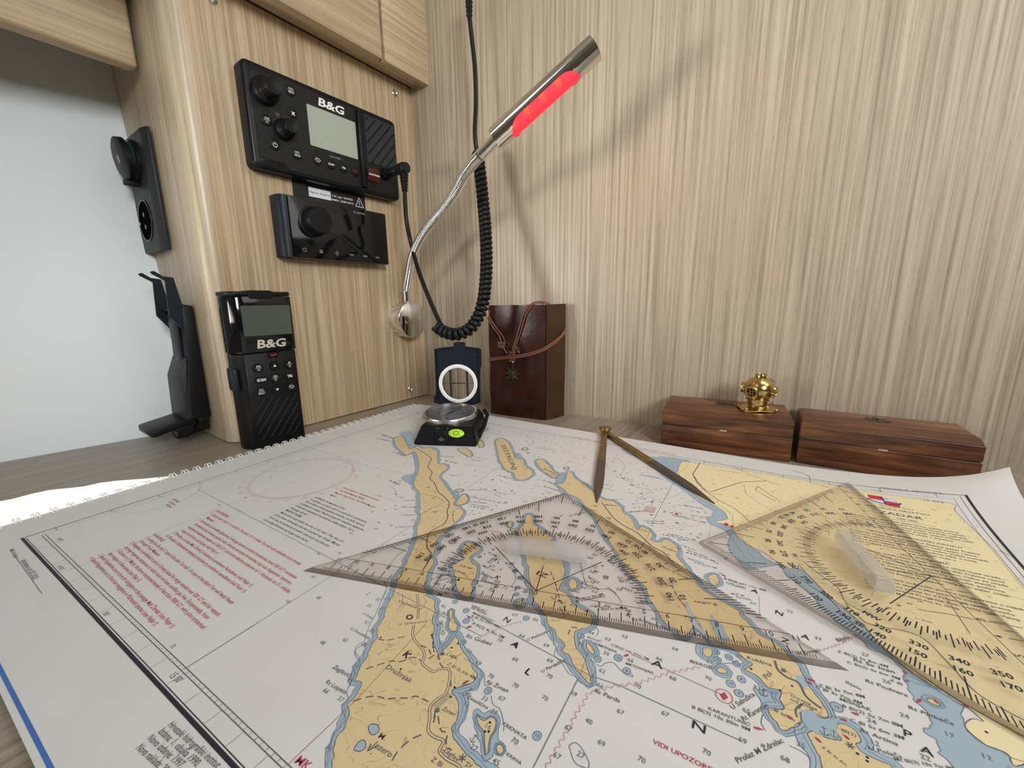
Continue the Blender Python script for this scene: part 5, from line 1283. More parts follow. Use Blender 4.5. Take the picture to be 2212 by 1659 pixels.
pl('0 399,1445 640,1293 880,1142', .0003, 'ink_grey'); pl('0 427,1057 720,1210 1040,1375', .0003, 'ink_grey') ; pl('0 200,1183 1100,960', .0002, 'ink_grey') if False else None
pl('0 150,1232 533,1073', .0002, 'ink_grey'); pl('0 640,957 800,1010 905,1030', .0002, 'ink_grey'); pl('0 800,1010 1300,900', .0002, 'ink_grey') if False else None
pl('8 80,240 1010,740 1250,820 2212,1260', .00035, 'ink_grey'); pl('8 920,760 560,1475', .00035, 'ink_grey'); pl('8 1060,700 1010,780 940,720 1000,540', .00025, 'ink_grey')
pl('7 80,1450 640,920 1180,330', .0003, 'ink_brown'); pl('8 1340,570 1640,700 2080,900', .0003, 'ink_brown'); pl('2 920,690 700,1110', .0003, 'ink_grey'); pl('2 690,1170 560,1420', .0003, 'ink_grey')
pl('6 0,825 170,900', .0003, 'ink_brown'); pl('1 0,820 260,900', .0002, 'ink_grey'); pl('1 400,420 860,900', .0002, 'ink_grey') if False else None
pl('1 930,770 1260,550 1450,430', .00025, 'ink_grey'); pl('1 470,1030 860,830', .00022, 'ink_grey'); pl('0 640,1110 1000,1290', .0002, 'ink_grey') if False else None
pl('1 960,780 1650,870 2100,960', .0002, 'ink_grey'); pl('1 900,540 1250,600', .0002, 'ink_grey'); pl('2 760,930 830,990 1100,1080', .0002, 'ink_grey', dash=(.002, .002))
pl('2 760,1150 1250,1100', .00025, 'ink_pink', dash=(.003, .002)); pl('2 800,1170 1260,1115', .00025, 'ink_pink', dash=(.003, .002)); pl('2 510,930 900,860 1020,800', .0002, 'ink_grey')
pl('2 1270,1110 1240,1250', .0002, 'ink_pink'); pl('5 1990,700 2000,900', .0002, 'ink_pink'); pl('6 640,110 640,260', .0003, 'ink_red') if False else None
def wavy(sp, n_amp=.0009, lam=.0026, mat='ink_brown', w_=.00028):
    P = resample(path(sp), .0004); out = []
    for i, p in enumerate(P):
        t_ = (P[min(i + 1, len(P) - 1)] - P[max(i - 1, 0)]).normalized(); out.append(p + Vector((-t_.y, t_.x)) * n_amp * math.sin(2 * PI * i * .0004 / lam))
    pline(L('cable_line', mat), out, w_, OFF['line'])
wavy('8 1890,670 1640,720 1400,800 1180,830 1000,880 960,960 900,1050 830,1180 760,1300 690,1420 640,1520', .0006, .0028, 'ink_pink')
wavy('8 470,310 390,330 320,350 210,400 130,440', .0005, .0024, 'ink_pink'); wavy('6 820,620 1000,560 1100,500', .0004, .002, 'ink_pink')
for sp in ('4 800,990 840,940 850,860', '4 560,1250 470,1310 480,1370 510,1390 450,1440 470,1500 440,1550 410,1620', '7 860,60 780,250 740,320 700,420 690,460 625,510 620,560 650,600 645,680 590,710 580,800 550,870 560,940 510,990 540,1080 500,1150 450,1200 430,1260 385,1330 380,1475', '7 1480,600 1560,650 1640,720 1650,820 1700,800', '7 1700,900 1715,970 1770,1010 1800,1120 1800,1180', '7 1500,260 1540,280 1560,310', '7 2100,330 2180,380 2200,500', '8 640,300 680,420 740,500 730,580 790,640 840,720 900,750 930,790 1010,830 1035,800 1030,730', '8 1010,610 1060,650 1100,665 1140,640 1200,640 1260,700 1350,750 1340,720', '8 1060,430 1080,390 1060,350', '8 845,1300 890,1275 940,1310 1000,1420 1000,1475 970,1475 890,1430 845,1300', '8 1985,690 2040,650 2150,640 2190,620', '5 560,400 620,620 700,620', '5 60,640 20,620 50,560 40,480', '1 700,700 760,780 800,790', '1 900,1050 960,1010 980,980', '2 370,490 440,560 400,650 450,700 520,690 500,740 600,770 690,800 640,830 580,880 660,860 720,870 700,910', '2 240,740 330,740 290,780 340,800', '5 700,640 800,640 860,690 900,750', '1 170,760 230,780 260,850 330,870', '4 740,640 800,560 900,480', '4 700,760 720,820 690,900', '6 460,1040 450,1100 480,1150', '6 640,1250 720,1290 770,1330 780,1370', '1 950,260 1100,230 1240,260', '1 1480,270 1560,330 1500,370'):
    pl(sp, .00028, 'line_blue', 'fine_line', sm=True)
# compass rose, warning ellipse
def ellipse(c, r, w_, mat, ticks=0, dash=None, sq=1):
    P = [Vector((c[0] + r * math.cos(2 * PI * k / 90), c[1] + r * sq * math.sin(2 * PI * k / 90))) for k in range(90)]
    if dash: pline(L('rose_line', mat), P, w_, OFF['line'], True, dash)
    else: pline(L('rose_line', mat), P, w_, OFF['line'], True)
    for k in range(ticks):
        a = 2 * PI * k / ticks; l_ = .0022 if k % 5 else .004; d = Vector((math.cos(a), math.sin(a))); c_ = Vector(c[:2])
        pline(L('rose_line', mat), [c_ + d * r, c_ + d * (r + l_)], .00022, OFF['line'])
rc0 = Vector(g(0, 655, 1037)); ra = g(0, 535, 1050); rb = g(0, 765, 1010); rr_ = (Vector(ra) - Vector(rb)).length / 2; rc0 = (Vector(ra) + Vector(rb)) / 2
ellipse(rc0, rr_ * .985, .0004, 'ink_pink', 120); ellipse(rc0, rr_ * .95, .0002, 'ink_pink')
for k in range(24):
    a = 2 * PI * k / 24; ptext(L('rose_print', 'ink_pink'), str((450 - k * 15) % 360), (rc0.x + (rr_ + .005) * math.cos(a), rc0.y + (rr_ + .005) * math.sin(a)), size=.0018, center=True, ang=a - PI / 2)
pl('0 540,1075 770,990', .0002, 'ink_grey')
we = [Vector(g(0, 290, 1105)), Vector(g(0, 428, 1062))]; wc = (we[0] + we[1]) / 2; wc = Vector(g(0, 362, 1085))
P = [Vector((.0065 + .020 * math.sin(PI * k / 40) , wc.y + .0245 * math.cos(PI * k / 40))) for k in range(41)]; pline(L('fine_line', 'ink_grey'), P, .0003, OFF['line'], False, (.0016, .0012))
# ---- lettering
SEEN = []
def fresh(s_, p, d):
    for q, c in SEEN:
        if (q == s_ or s_.isdigit() and q.isdigit()) and math.hypot(c[0] - p[0], c[1] - p[1]) < d: return False
    SEEN.append((s_, p)); return True
def lt(r, rows, mat='ink_soft', bold=0, shear=.12, hk=1.0):
    """rows: 'text|x0,y0|x1,y1' in region r"""
    mb = L('chart_lettering', mat)
    for ln in rows.strip().split('\n'):
        s, a, b_ = ln.strip().split('|'); x0, y0 = map(float, a.split(',')); x1, y1 = map(float, b_.split(','))
        p0 = g(r, x0, y0); p1 = g(r, x1, y1)
        if p0[0] > .5 or p0[1] < -.36 or not fresh(s, p0, .012): continue
        w_ = math.hypot(p1[0] - p0[0], p1[1] - p0[1]); ptext(mb, s, p0, p1, size=min(.0042, w_ / text_width(s, bold) * CAP * .86 * hk), bold=bold, shear=shear)
lt(7, """U Sovje|672,250|752,292
U Tetovšćica|572,372|722,452
Zaglavić|430,680|570,760
Rt Lopata|372,798|532,890
Rt Žman|1655,800|1830,878
Luka|1338,575|1415,610
Z Bl 3s 6m 4M|1345,655|1570,775
U Žmanšćica|1465,895|1668,1010
Žman|1305,1015|1405,1065
Družinjak|852,680|1052,800
Rt Gubac|1492,435|1700,502
MASLINOVAC|1548,245|1722,318
B Bl 3s 29m 4M|1535,272|1760,362
B Bl(2) 4s 4m 2M|1545,330|1798,448
Hr Ravica|1535,205|1660,258
LUŠKI|1258,238|1348,268
KRKNATA|1782,1130|1975,1255
KRAVA|1815,1372|1932,1455
U. Hrhorovica|955,345|1190,315
M.|792,1232|850,1262
Jezero|752,1300|895,1398
V.|690,1330|745,1375
Z Bl|1215,1420|1300,1475
Zaglav|1308,1335|1430,1430
V.aćnača|950,155|1100,205
U Luka|1330,390|1312,305
U Pešćenice|1988,470|2170,390
Zv|1485,1462|1545,1475""")
lt(8, """Rt Žman|178,795|355,880
Rt Parda|1040,870|1248,960
MRTOVNJAK|1292,650|1518,732
TEMEŠNJAK|1035,488|1225,562
ŠKOLJIĆ|985,440|1100,478
C.Bl(2) 10s 27m 7M|1175,498|1480,622
U Pardeščak|630,722|828,620
BISAGE|1805,635|1980,690
U Sabušica|2150,1015|2330,900
KARANTUNIĆ|1950,1010|2290,1150
B Bl(3) 10s 30m 9M|1820,1000|2290,1190
KNEŽAK|942,10|1082,62
U Komoševa|905,160|1105,118
Z Bl 3s 8m 4M|925,140|1120,98
Rt Sapienička|1395,300|1650,385
U Pešćenice|505,470|690,390
Hr Ravica|45,205|190,258""")
lt(6, """Prolaz M Ždrelac|292,1372|605,1228
Rt Karantun|332,1090|500,985
U Sabušica|255,1005|415,930
KARANTUNIĆ|90,1010|388,1145
B Bl(3) 10s 30m 9M|5,1015|395,1182
Z Bl 3s 7m 4M|835,855|1150,935
C Bl 3s 7m 4M|810,862|1130,978
MIŠNJAK|975,945|1190,1022
B Bl(2) 5s 7m 8M|990,990|1405,1135
C Bl 5s 6m 3M|1045,1085|1415,1215
Rt Artina|1110,1155|1370,1255
U Polača|1170,1275|1400,1340
Mc Bl(3) 10s 7m 8M|1345,1350|1760,1420
Z Bl(2) 5s 8m 4M|960,622|1305,730
Rt Sv Ivan|1065,680|1350,770
C Bl(2) 5s 6m 4M|1025,695|1385,812
Z Bl|1310,815|1400,850
Rt Podvara|1145,820|1435,925
Bijelo|1010,825|1120,880
Bijelo|965,555|1050,530
Rt Plitkača|1435,1000|1745,1118
OŠLJAK|210,160|345,200
B Bl(4) 15s 11m 8M|195,130|480,215
Z Bl|275,235|335,252
Kovača|280,255|380,275
Kukljica|350,665|520,720
Gospa|640,915|780,985
od sniga|640,945|825,1020
Pol|490,810|525,770
Bl 2s 6m 3|530,1015|710,1110
Bl(3)|985,1155|1090,1195
Z Bl 2s 6m|850,1260|1020,1390
U Zmojić|700,640|850,620
Pelegrin|0,290|110,300
C Bl(2)|2100,1395|2210,1440
Sv. Stošija|1480,395|1600,430""")
lt(2, """Rt Sv Grgur|830,1228|1050,1282
C Bl(2) 5s 7m 4M|845,1212|1118,1278
Rt Marović|650,1110|825,1120
C Bl 2s 6m 3M|615,1092|818,1098
B Bl(2) 10s 1am 10M|895,1035|1212,1108
Ostrc Tajer|1070,1035|1240,1060
Sidrište Diklo|995,940|1205,978
Rt Zagrač|1905,1190|2100,1230
UFinašk|470,1010|600,1000
Lukoran|540,1165|665,1195
Preko|790,1340|930,1390
Zemunik Donji|1345,603|1540,632
Rt Radman|655,660|805,690
B Bl(2) 5s 5m|585,650|760,680
Bokanjac|1290,830|1375,835
Zemunik|1660,830|1700,835
C Bl 3s 6m|970,1320|1120,1375
RT SV Petar|1035,1375|1240,1440
B Bl 3s 7m 3M|1060,1400|1300,1480
KALOVO|1040,1450|1200,1500
Z Bl 3s 7m 3M|1100,1490|1320,1545
Bl(2) 5s 8m 3M|1390,1640|1560,1700
Kožino|260,1090|320,1100
C Bl(2) 5s|300,890|420,885
Muline|250,940|370,945""")
lt(1, """U Samotvorac|235,1155|440,1140
U Brbišćica|290,1035|440,1035
Žena straga|295,955|440,960
U Krmski|320,900|440,890
Rt Mišjak|175,705|275,745
U Pantera|200,430|330,470
Rt Kamičina|940,905|1110,922
Rt Koromašnjak|920,925|1130,962
B Bl 3s 4M|950,950|1085,978
Rt Lučina B Bl(2) 5s 7m 4M|920,850|1240,920
Bl(2) 5s 7m 4M|935,795|1115,790
Božava|750,650|830,660
Rt Mavrica|1220,655|1360,690
TUN VELI|1170,830|1240,860
Rt Ošljak|1640,700|1760,740
Rt Ovčjak|1650,760|1790,800
SESTRUNJ|1245,360|1360,600
RIVANJ|1640,590|1760,640
Rt Sv Nikola|1590,390|1720,410
U Soline|1145,1185|1235,1200
Rt Opara|1120,1390|1230,1440
U Gršćica|590,1650|760,1600
Mali rat|1065,1520|1185,1570
Veli rat|1050,1590|1170,1640
Rt Zagrač|1905,1045|2060,1010
Oštrica|1570,1045|1660,1060
Rt Vrulje|1680,640|1790,660
Veli rat|90,265|210,300
Punta bjanka|150,320|260,330
Rt Bjanka|60,300|160,320
Golubinka|660,470|800,480
Rt Križ|700,515|820,540
Brguljski z|960,500|1070,520
Z Bl 3s 8m|1000,480|1110,500""")
lt(5, """Pelegrin|1480,700|1620,745
U Bršanj|640,780|760,790
C Bl(2) 5s 6m 4M|700,810|940,795
U Sviša|890,590|990,560
Zeleno|775,625|850,680
Mali|380,730|440,760
Arta|690,880|770,890
Pekora|640,0|700,20
U Zinčena|395,780|440,860
C Bl(2) 5s 7m 3M|1190,455|1420,560
Vela Punta|1180,600|1300,620
RAVA|1460,1000|1600,1050
Sutomišćica|1550,1000|1700,1080
U Knež|460,650|560,670
Kaštel|900,440|1000,520""")
lt(4, """RAVA|1462,755|1560,790
V.Rava|1250,680|1345,705
B Bl 4M|1300,640|1390,665
U Grbavac|1120,765|1240,730
VRELAC|1390,960|1510,1010
Hr Ravica|1385,975|1520,1035
Veli Iž|2020,890|2090,930""")
lt(2, """ŠČUVAJMO JADRAN KEEP THE ADRIATIC SEA CLEAN|-60,285|925,455""", 'ink_red', hk=.7)
lt(3, """HHI Split, R. HRVATSKA|840,240|1440,300
15 30'|745,262|870,282
16 00'E|1250,362|1450,388
44 00'|1975,845|2070,890""", 'ink_soft', shear=0)
# big spaced names
big = [(1, 'D', 555, 765), (1, 'U', 605, 870), (1, 'G', 618, 1000), (1, 'I', 605, 1140), (7, 'O', 1050, 275), (7, 'K', 1030, 575), (1, 'S', 1000, 605), (1, 'R', 1170, 695), (1, 'E', 1355, 800), (1, 'D', 1290, 915), (4, 'N', 1680, 1068), (4, 'A', 1750, 1265), (4, 'L', 1850, 1480), (1, 'J', 1830, 1035), (4, 'K', 1605, 730), (6, 'N', 570, 360), (6, 'A', 405, 212), (6, 'A', 745, 520), (6, 'A', 1560, 1285), (6, 'P', 1430, 1170), (6, 'Z', 610, 545), (2, 'Z', 345, 610), (2, 'A', 430, 680), (2, 'D', 515, 745), (2, 'A', 600, 825), (2, 'R', 700, 910), (2, 'S', 820, 1000), (2, 'K', 945, 1108), (2, 'I', 1070, 1212), (2, 'U', 165, 945), (2, 'G', 290, 1060), (5, 'K', 955, 845), (8, 'A', 415, 495), (8, 'L', 520, 710)]
for r, s_, x, y in big:
    ptext(L('large_lettering', 'ink'), s_, g(r, x, y), size=.0023 if r in (1, 2, 5) else .0027, center=True, ang=R(-8), sx=1.15, bold=1 if r in (7,) else 0)
for r, s_, x, y, z in ((8, 'A', 1550, 650, .0029), (8, 'N', 1880, 1150, .0029), (5, 'IZ', 262, 520, .0034)):
    ptext(L('large_lettering', 'ink'), s_, g(r, x, y), size=z, center=True, ang=0, sx=1.5, bold=0)
lt(8, 'VIDI UPOZORENJE|1510,1280|2100,1570', 'ink_red', shear=0); lt(7, 'MK|125,1430|225,1500', 'ink_red')
# soundings
snd = {7: '68 85,150 68 360,478 65 540,458 61 712,318 31 792,300 29 748,382 26 690,492 59 728,185 55 800,135 25 880,130 27 832,205 39 618,665 49 575,780 57 502,928 66 388,862 36 410,1315 70 1700,745 70 1895,820 33 1650,925 67 1785,925 20 1725,1030 16 1503,975 16 1675,1145 27 1562,1315 45 1740,1430 70 1890,1262 50 1525,548 69 1600,640 69 1892,612 70 1770,460 33 1272,272 30 1310,405 25 1312,482 64 1945,425 67 1888,258 62 2055,295 43 1320,190 69 2140,500 70 2130,920 70 2165,745',
       8: '63 1290,430 64 1690,528 66 1565,608 65 1335,620 62 1110,705 68 1672,762 70 1955,762 70 1392,825 66 1095,820 39 1142,565 36 940,488 45 962,560 67 1255,1030 67 1612,1045 69 885,885 67 840,1160 67 750,1380 27 940,1372 50 925,1445 69 1105,1278 70 1942,1350 70 1425,1410 40 1005,1105 69 665,500 69 695,622 70 715,755 70 655,920 44 1022,400 57 1965,632 63 1155,450 64 470,425 69 415,612 67 410,258 67 305,925',
       6: '69 325,1215 70 80,1290 35 715,1245 20 800,1300 24 1410,1048 24 1190,1085 12 1210,1230 22 1550,1330 17 1710,1175 12 1960,1325 27 1145,640 33 830,530 32 640,348 26 1290,820 68 610,1340 65 350,1015 33 420,860 57 395,295 55 180,95 37 300,650 24 1220,1100 13 1700,1170',
       10: '72 1110,880', 4: '66 350,535 66 180,540 65 140,725 68 180,890 59 575,958 25 722,905 31 640,1072 71 1490,690 67 1465,800 12 1170,925 43 1160,965',
       1: '65 435,700 64 280,705 62 130,520 63 80,655 65 60,305 67 75,580 70 1040,890 58 840,745 57 1060,775 61 1280,835 59 1380,820 71 1110,865 55 1540,780 60 1610,690 41 1730,820 45 1650,830 52 1490,900 60 1000,660 66 1060,720 64 1100,760 57 1420,760 66 1000,850 58 240,830 62 200,830 61 300,860 66 140,985 59 400,1080 60 200,1130 62 240,940 64 90,850 66 80,1100 61 330,1220 65 860,650 66 910,720 62 1470,1110 57 920,560 55 1100,620 66 1250,700 45 1600,300 48 1500,330 42 1700,300 50 1350,230 52 1250,230 44 1850,330 47 1900,420 41 2000,350 49 1950,480 46 2050,480',
       2: '46 95,500 46 270,545 44 280,580 43 90,600 42 500,605 44 580,600 43 630,570 38 700,580 47 260,640 44 80,300 49 230,440 45 470,690 48 570,740 46 650,750 44 510,820 45 630,880 44 790,780 42 850,830 45 440,950 44 530,960 46 610,930 43 780,905 35 640,740 47 1090,905 44 965,940 40 1140,1000 42 880,1010 45 690,1030 41 1170,1060 40 960,1275 42 1140,1245 43 700,1130 44 1260,1290 45 860,1410 42 1200,1340 50 1680,1510 63 1320,1490',
       5: '61 610,580 69 770,555 61 960,650 65 1155,875 69 1000,670 45 130,580 43 60,490 39 770,1150 57 1600,1215 55 1680,1350 64 1000,880 60 820,430 41 700,270 65 1950,750', 9: '58 730,718 60 290,952 58 1265,515 60 1460,505 60 1690,425 58 1550,570 57 1700,580 56 1645,635 55 1870,605 58 1925,545 60 1635,470 60 1675,685 60 1550,610 66 1650,880 66 1600,1010 65 1710,1000 65 1800,990 66 1140,1370 65 1090,1570 65 1415,1195 65 1630,1155 66 1325,1360 58 1440,660 59 1380,630'}
for r, s_ in snd.items():
    tk = s_.split()
    for a, b_ in zip(tk[::2], tk[1::2]):
        x, y = map(float, b_.split(',')); c = g(r, x, y)
        if not fresh(a, c, .0045): continue
        far = c[1] > -.16
        ptext(L('sounding', 'ink_grey'), a, c, size=.0014 if far else .00172, center=True, ang=R(0), sx=1.0)
def scatter(sp, n, seed, tmin=20, tmax=60, size=.0013):
    rn = random.Random(seed); P = path(sp); xs_ = [p.x for p in P]; ys_ = [p.y for p in P]; k = 0; t_ = 0
    while k < n and t_ < n * 20:
        t_ += 1; x, y = rn.uniform(min(xs_), max(xs_)), rn.uniform(min(ys_), max(ys_)); ins = False
        for a, b_ in zip(P, P[1:] + P[:1]):
            if (a.y > y) != (b_.y > y) and x < (b_.x - a.x) * (y - a.y) / (b_.y - a.y) + a.x: ins = not ins
        if not ins: continue
        k += 1; ptext(L('sounding', 'ink_grey'), str(rn.randint(tmin, tmax)), (x, y), size=size, center=True)
scatter('1 1080,180 1500,240 2150,360 2100,700 1950,620 1850,560 1780,600 1500,460 1400,420 1330,320 1190,290', 90, 3)
scatter('1 1200,700 1560,700 1780,820 1820,850 1560,900 1200,1010 1000,1050 960,1000 1150,1000', 24, 4, 50, 65)
scatter('2 230,430 400,430 700,560 850,720 1000,860 1200,1000 1150,1200 950,1280 700,1130 500,930 300,820 200,700', 50, 5, 35, 50)
scatter('5 440,760 720,450 900,560 1120,860 1000,920 750,830', 14, 6, 58, 70, .0019)
scatter('4 1140,640 1230,560 1270,820 1240,920 1120,880 1080,800', 18, 7, 10, 60, .0019); scatter('4 1480,600 1700,560 1850,850 1600,950 1460,880', 14, 8, 60, 72, .0022)
scatter('5 560,400 760,330 900,560 700,640', 8, 9, 55, 65, .002)
# red marks: lights, diamonds, anchors
def flare(r, x0, y0, x1, y1, w_=.0010):
    a = Vector(g(r, x0, y0)); b_ = Vector(g(r, x1, y1)); d = (b_ - a); n_ = Vector((-d.y, d.x)).normalized() * w_ / 2
    pfill(L('light_mark', 'ink_red'), [a, a + d * .6 - n_, b_ - n_ * .6, b_ + n_ * .6, a + d * .6 + n_], OFF['ink'])
for a in ((7, 1455, 820, 1520, 782), (7, 1510, 262, 1530, 285), (7, 1490, 362, 1545, 350), (8, 1275, 590, 1320, 575), (6, 470, 1145, 400, 1130), (6, 740, 795, 810, 820), (6, 735, 810, 790, 840), (6, 1045, 1025, 1105, 1045), (6, 970, 1070, 1020, 1082), (6, 605, 1038, 660, 1072), (6, 990, 1170, 1040, 1210), (6, 800, 1185, 850, 1230), (6, 180, 105, 210, 112), (6, 240, 225, 270, 235), (6, 1490, 965, 1520, 940), (6, 1600, 935, 1640, 970), (6, 1780, 970, 1840, 995), (6, 1390, 745, 1430, 770), (6, 1405, 810, 1440, 820), (2, 1020, 1385, 1050, 1395), (2, 1375, 1610, 1410, 1615), (2, 940, 1340, 960, 1360), (2, 795, 1215, 820, 1222), (5, 525, 710, 550, 700), (5, 590, 815, 640, 812), (5, 1390, 850, 1420, 858)): flare(*a)
def diamond(r, x, y, s_, ring=True):
    c = Vector(g(r, x, y)); pfill(L('light_mark', 'ink_red'), [c + Vector((s_, 0)), c + Vector((0, s_ * 1.4)), c + Vector((-s_, 0)), c + Vector((0, -s_ * 1.4))], OFF['ink'])
    if ring: pline(L('light_mark', 'ink_red'), [c + Vector((2.1 * s_ * math.cos(2 * PI * k / 24), 2.1 * s_ * math.sin(2 * PI * k / 24))) for k in range(24)], .00022, OFF['ink'], True)
diamond(8, 2080, 905, .0013); diamond(2, 935, 1020, .0013); diamond(2, 1410, 1120, .0016, False); diamond(2, 1465, 1142, .0014, False)
def anchor(r, x, y, s_, mat='ink_red'):
    s_ *= .55; c = Vector(g(r, x, y)); mb = L('anchor_mark', mat); w_ = s_ * .16
    pline(mb, [c + Vector((0, -s_)), c + Vector((0, s_))], w_, OFF['ink']); pline(mb, [c + Vector((-s_ * .5, s_ * .6)), c + Vector((s_ * .5, s_ * .6))], w_, OFF['ink'])
    pline(mb, [c + Vector((s_ * .75 * math.cos(R(a)), -s_ * .25 + s_ * .75 * math.sin(R(a)))) for a in range(190, 351, 20)], w_, OFF['ink'])
for a in ((2, 1165, 1212, .0026), (2, 700, 935, .0022), (2, 1010, 1105, .0012), (5, 1725, 395, .0022), (2, 1410, 1440, .002)): anchor(*a)
for a in ((7, 725, 88, .0022, 'ink_soft'), (7, 1285, 330, .0022, 'ink_soft'), (7, 1530, 862, .0024, 'ink_soft'), (7, 1562, 1240, .0024, 'ink_soft'), (5, 2025, 1460, .003, 'ink_soft'), (6, 870, 1150, .003, 'ink_soft'), (6, 935, 1170, .0024, 'ink_soft'), (2, 1215, 1005, .0024, 'ink_soft'), (5, 1650, 935, .002, 'ink_soft')): anchor(*a)
for y_ in range(5): pline(L('light_mark', 'ink_red'), [Vector(g(2, 635 - 8 * y_, 945 + 13 * y_)), Vector(g(2, 740 - 4 * y_, 965 + 10 * y_))], .0005, OFF['ink'])
# text blocks
def block(p0r, p1r, lines, mat, size, lead, lens=None, shear=.1):
    """p0r/p1r: (region,x,y) start of first and of last line, text runs along +x"""
    a = Vector(g(*p0r)); b_ = Vector(g(*p1r)); n_ = len(lines)
    for i, s in enumerate(lines):
        p = a.lerp(b_, i / max(1, n_ - 1)); ptext(L('chart_text', mat), s, p, size=size, ang=lead, sx=.98, shear=shear)
block((9, 250, 1003), (9, -170, 1220), ["UPOZORENJA", "1. Zeljeni smjer ulaza: S rt otočića Tun mali - N rt otoka Tun veli vodi slobodno kroz prolaz", "    Manteća", "2. Zabranjena se plovidba dijelovima Srednjega kanala teretnim brodovima iznad 500 GT i teretnim", "    brodovima koji prevoze opasne tvari, odnosno teretnim brodovima koji nisu degazirani. Iznimno,", "    teretnim brodovima manjim od 5000 GT s ukrcanim obalnim peljarom od 1. listopada do 31. ožujka", "    mogu ploviti tim područjem (vidi Peljar I).", "3. Plovidba u prolazu Mali Ždrelac propisana je posebnom Naredbom (vidi Peljar I).", "4. Plovidba u Pašmanskom tjesnacu propisana je posebnom naredbom (vidi Peljar I)."], 'ink_red', .0020, 0)
block((10, 975, 165), (10, 570, 315), ["WARNINGS", "1. Leading line (by day): S cape of the islet Tun mali - N cape of the island Tun veli leads freely", "    through Prolaz Maknare.", "2. Navigation is prohibited in parts of Srednji kanal for cargo vessels over 500 GT and for vessels", "    carrying dangerous substances or which have not been certified gas free. Exceptionally, from", "    1 October to 31 March, the above mentioned vessels of less than 5000 GT, with pilot embarked", "    may navigate in these areas (see Peljar I).", "3. Special Regulations are in force for navigation in the passage Mali Ždrelac (see Peljar I).", "4. Special Regulations are in force for navigation in Pašmanski tjesnac (see Peljar I)."], 'ink_red', .0020, 0)
block((9, 1100, 890), (9, 665, 1080), ["NAPRAVE ZA MARIKULTURU", "U obuhvatu ove karte nalaze se područja za marikulturu.", "Nije prikazano svako pojedino područje, a položaj naprava", "podložan je promjeni. Naprave mogu biti označene svjetlećim", "ili dnevnim oznakama ili neoznačene (vidjeti peljare i karte", "krupnijeg mjerila).", "MARINE FARMS", "Marine farms exist within the area of this chart. They may not", "all be shown individually, and their position may change. Marine", "farms may be marked by lit and/or unlit buoys and beacons", "(see sailing directions and larger scale charts)."], 'ink_soft', .0019, 0)
block((9, 1345, 808), (9, 1230, 868), ["Izvor podataka o magnetskom svojstvu:", "The World Magnetic Model", "Magnetic Data Source: The World Magnetic", "Model"], 'ink_red', .0018, 0)
for s_, a_, b_ in (("Hrvatski hidrografski institut", (1070, 1390), (1385, 1668)), ("Izdana: 1. ožujka 1990.", (1010, 1432), (1256, 1660)), ("Novo izdanje: 1997.", (938, 1476), (1150, 1668)), ("Nova naklada: 2015.", (866, 1538), (1078, 1725))):
    ptext(L('chart_text', 'ink_soft'), s_, g(10, *a_), g(10, *b_), size=.0020, shear=.1)
block((10, 60, 262), (10, 60, 262), ["Male korekcije"], 'ink_soft', .0018, 0); block((10, 132, 332), (10, 132, 332), ["Ispravljeno do (02 2020)"], 'ink_soft', .0022, 0)
pline(L('fine_line', 'ink_grey'), [Vector(g(10, 95, 300)), Vector(g(10, 270, 545))], .0003, OFF['line'])
block((9, 15, 560 + 300), (9, -30, 905), ["", ""], 'ink_red', .0016, 0)
for k in range(3): ptext(L('chart_text', 'ink_red'), ['ABCDE', 'FGHIJ', 'KLMNO'][k] if False else 'vidi kartu', g(0, 372 - 8 * k, 1079 + 6 * k), size=.0018, ang=0)
XL, XR = .4300, .4862; XM = .4590
def centred(y, t_, size, w_=None):
    k = text_width(t_) * size / CAP; sx_ = 1 if not w_ else w_ / k
    ptext(L('chart_text', 'ink_soft'), t_, (XM, y), size=size, center=True, sx=sx_)
centred(-.0300, 'Jadransko more', .0018); centred(-.0345, 'REPUBLIKA HRVATSKA', .0021); centred(-.0412, 'ZADAR', .0040, .021); centred(-.0468, '1 : 100 000', .0021)
pline(L('fine_line', 'ink_soft'), [Vector((.445, -.0495)), Vector((.473, -.0495))], .0003, OFF['line'])
rn = random.Random(5); wl = ['Dubine', 'su', 'u', 'metrima', 'svedene', 'na', 'razinu', 'srednjih', 'nižih', 'niskih', 'voda', 'živih', 'morskih', 'mijena', 'Visine', 'iznad', 'srednje', 'razine', 'mora', 'Projekcija', 'Mercatorova', 'karta', 'izrada', 'prema', 'podacima', 'obala', 'svjetla', 'peljar', 'sustav', 'plutača']
def para(y, n_, size=.00165, lead=.0031):
    for i in range(n_):
        s_, lim = '', (XR - XL) * (1 if i < n_ - 1 else rn.uniform(.4, .9))
        while True:
            w2 = rn.choice(wl)
            if text_width(s_ + w2) * size / CAP > lim: break
            s_ += w2 + ' '
        ptext(L('chart_text', 'ink_soft'), s_.strip(), (XL, y - i * lead), size=size)
para(-.0535, 5); centred(-.0715, 'HRVATSKI HIDROGRAFSKI INSTITUT', .0017); para(-.0760, 5); centred(-.0935, 'IALA SUSTAVIMA', .0017); para(-.0978, 7); para(-.1225, 5)
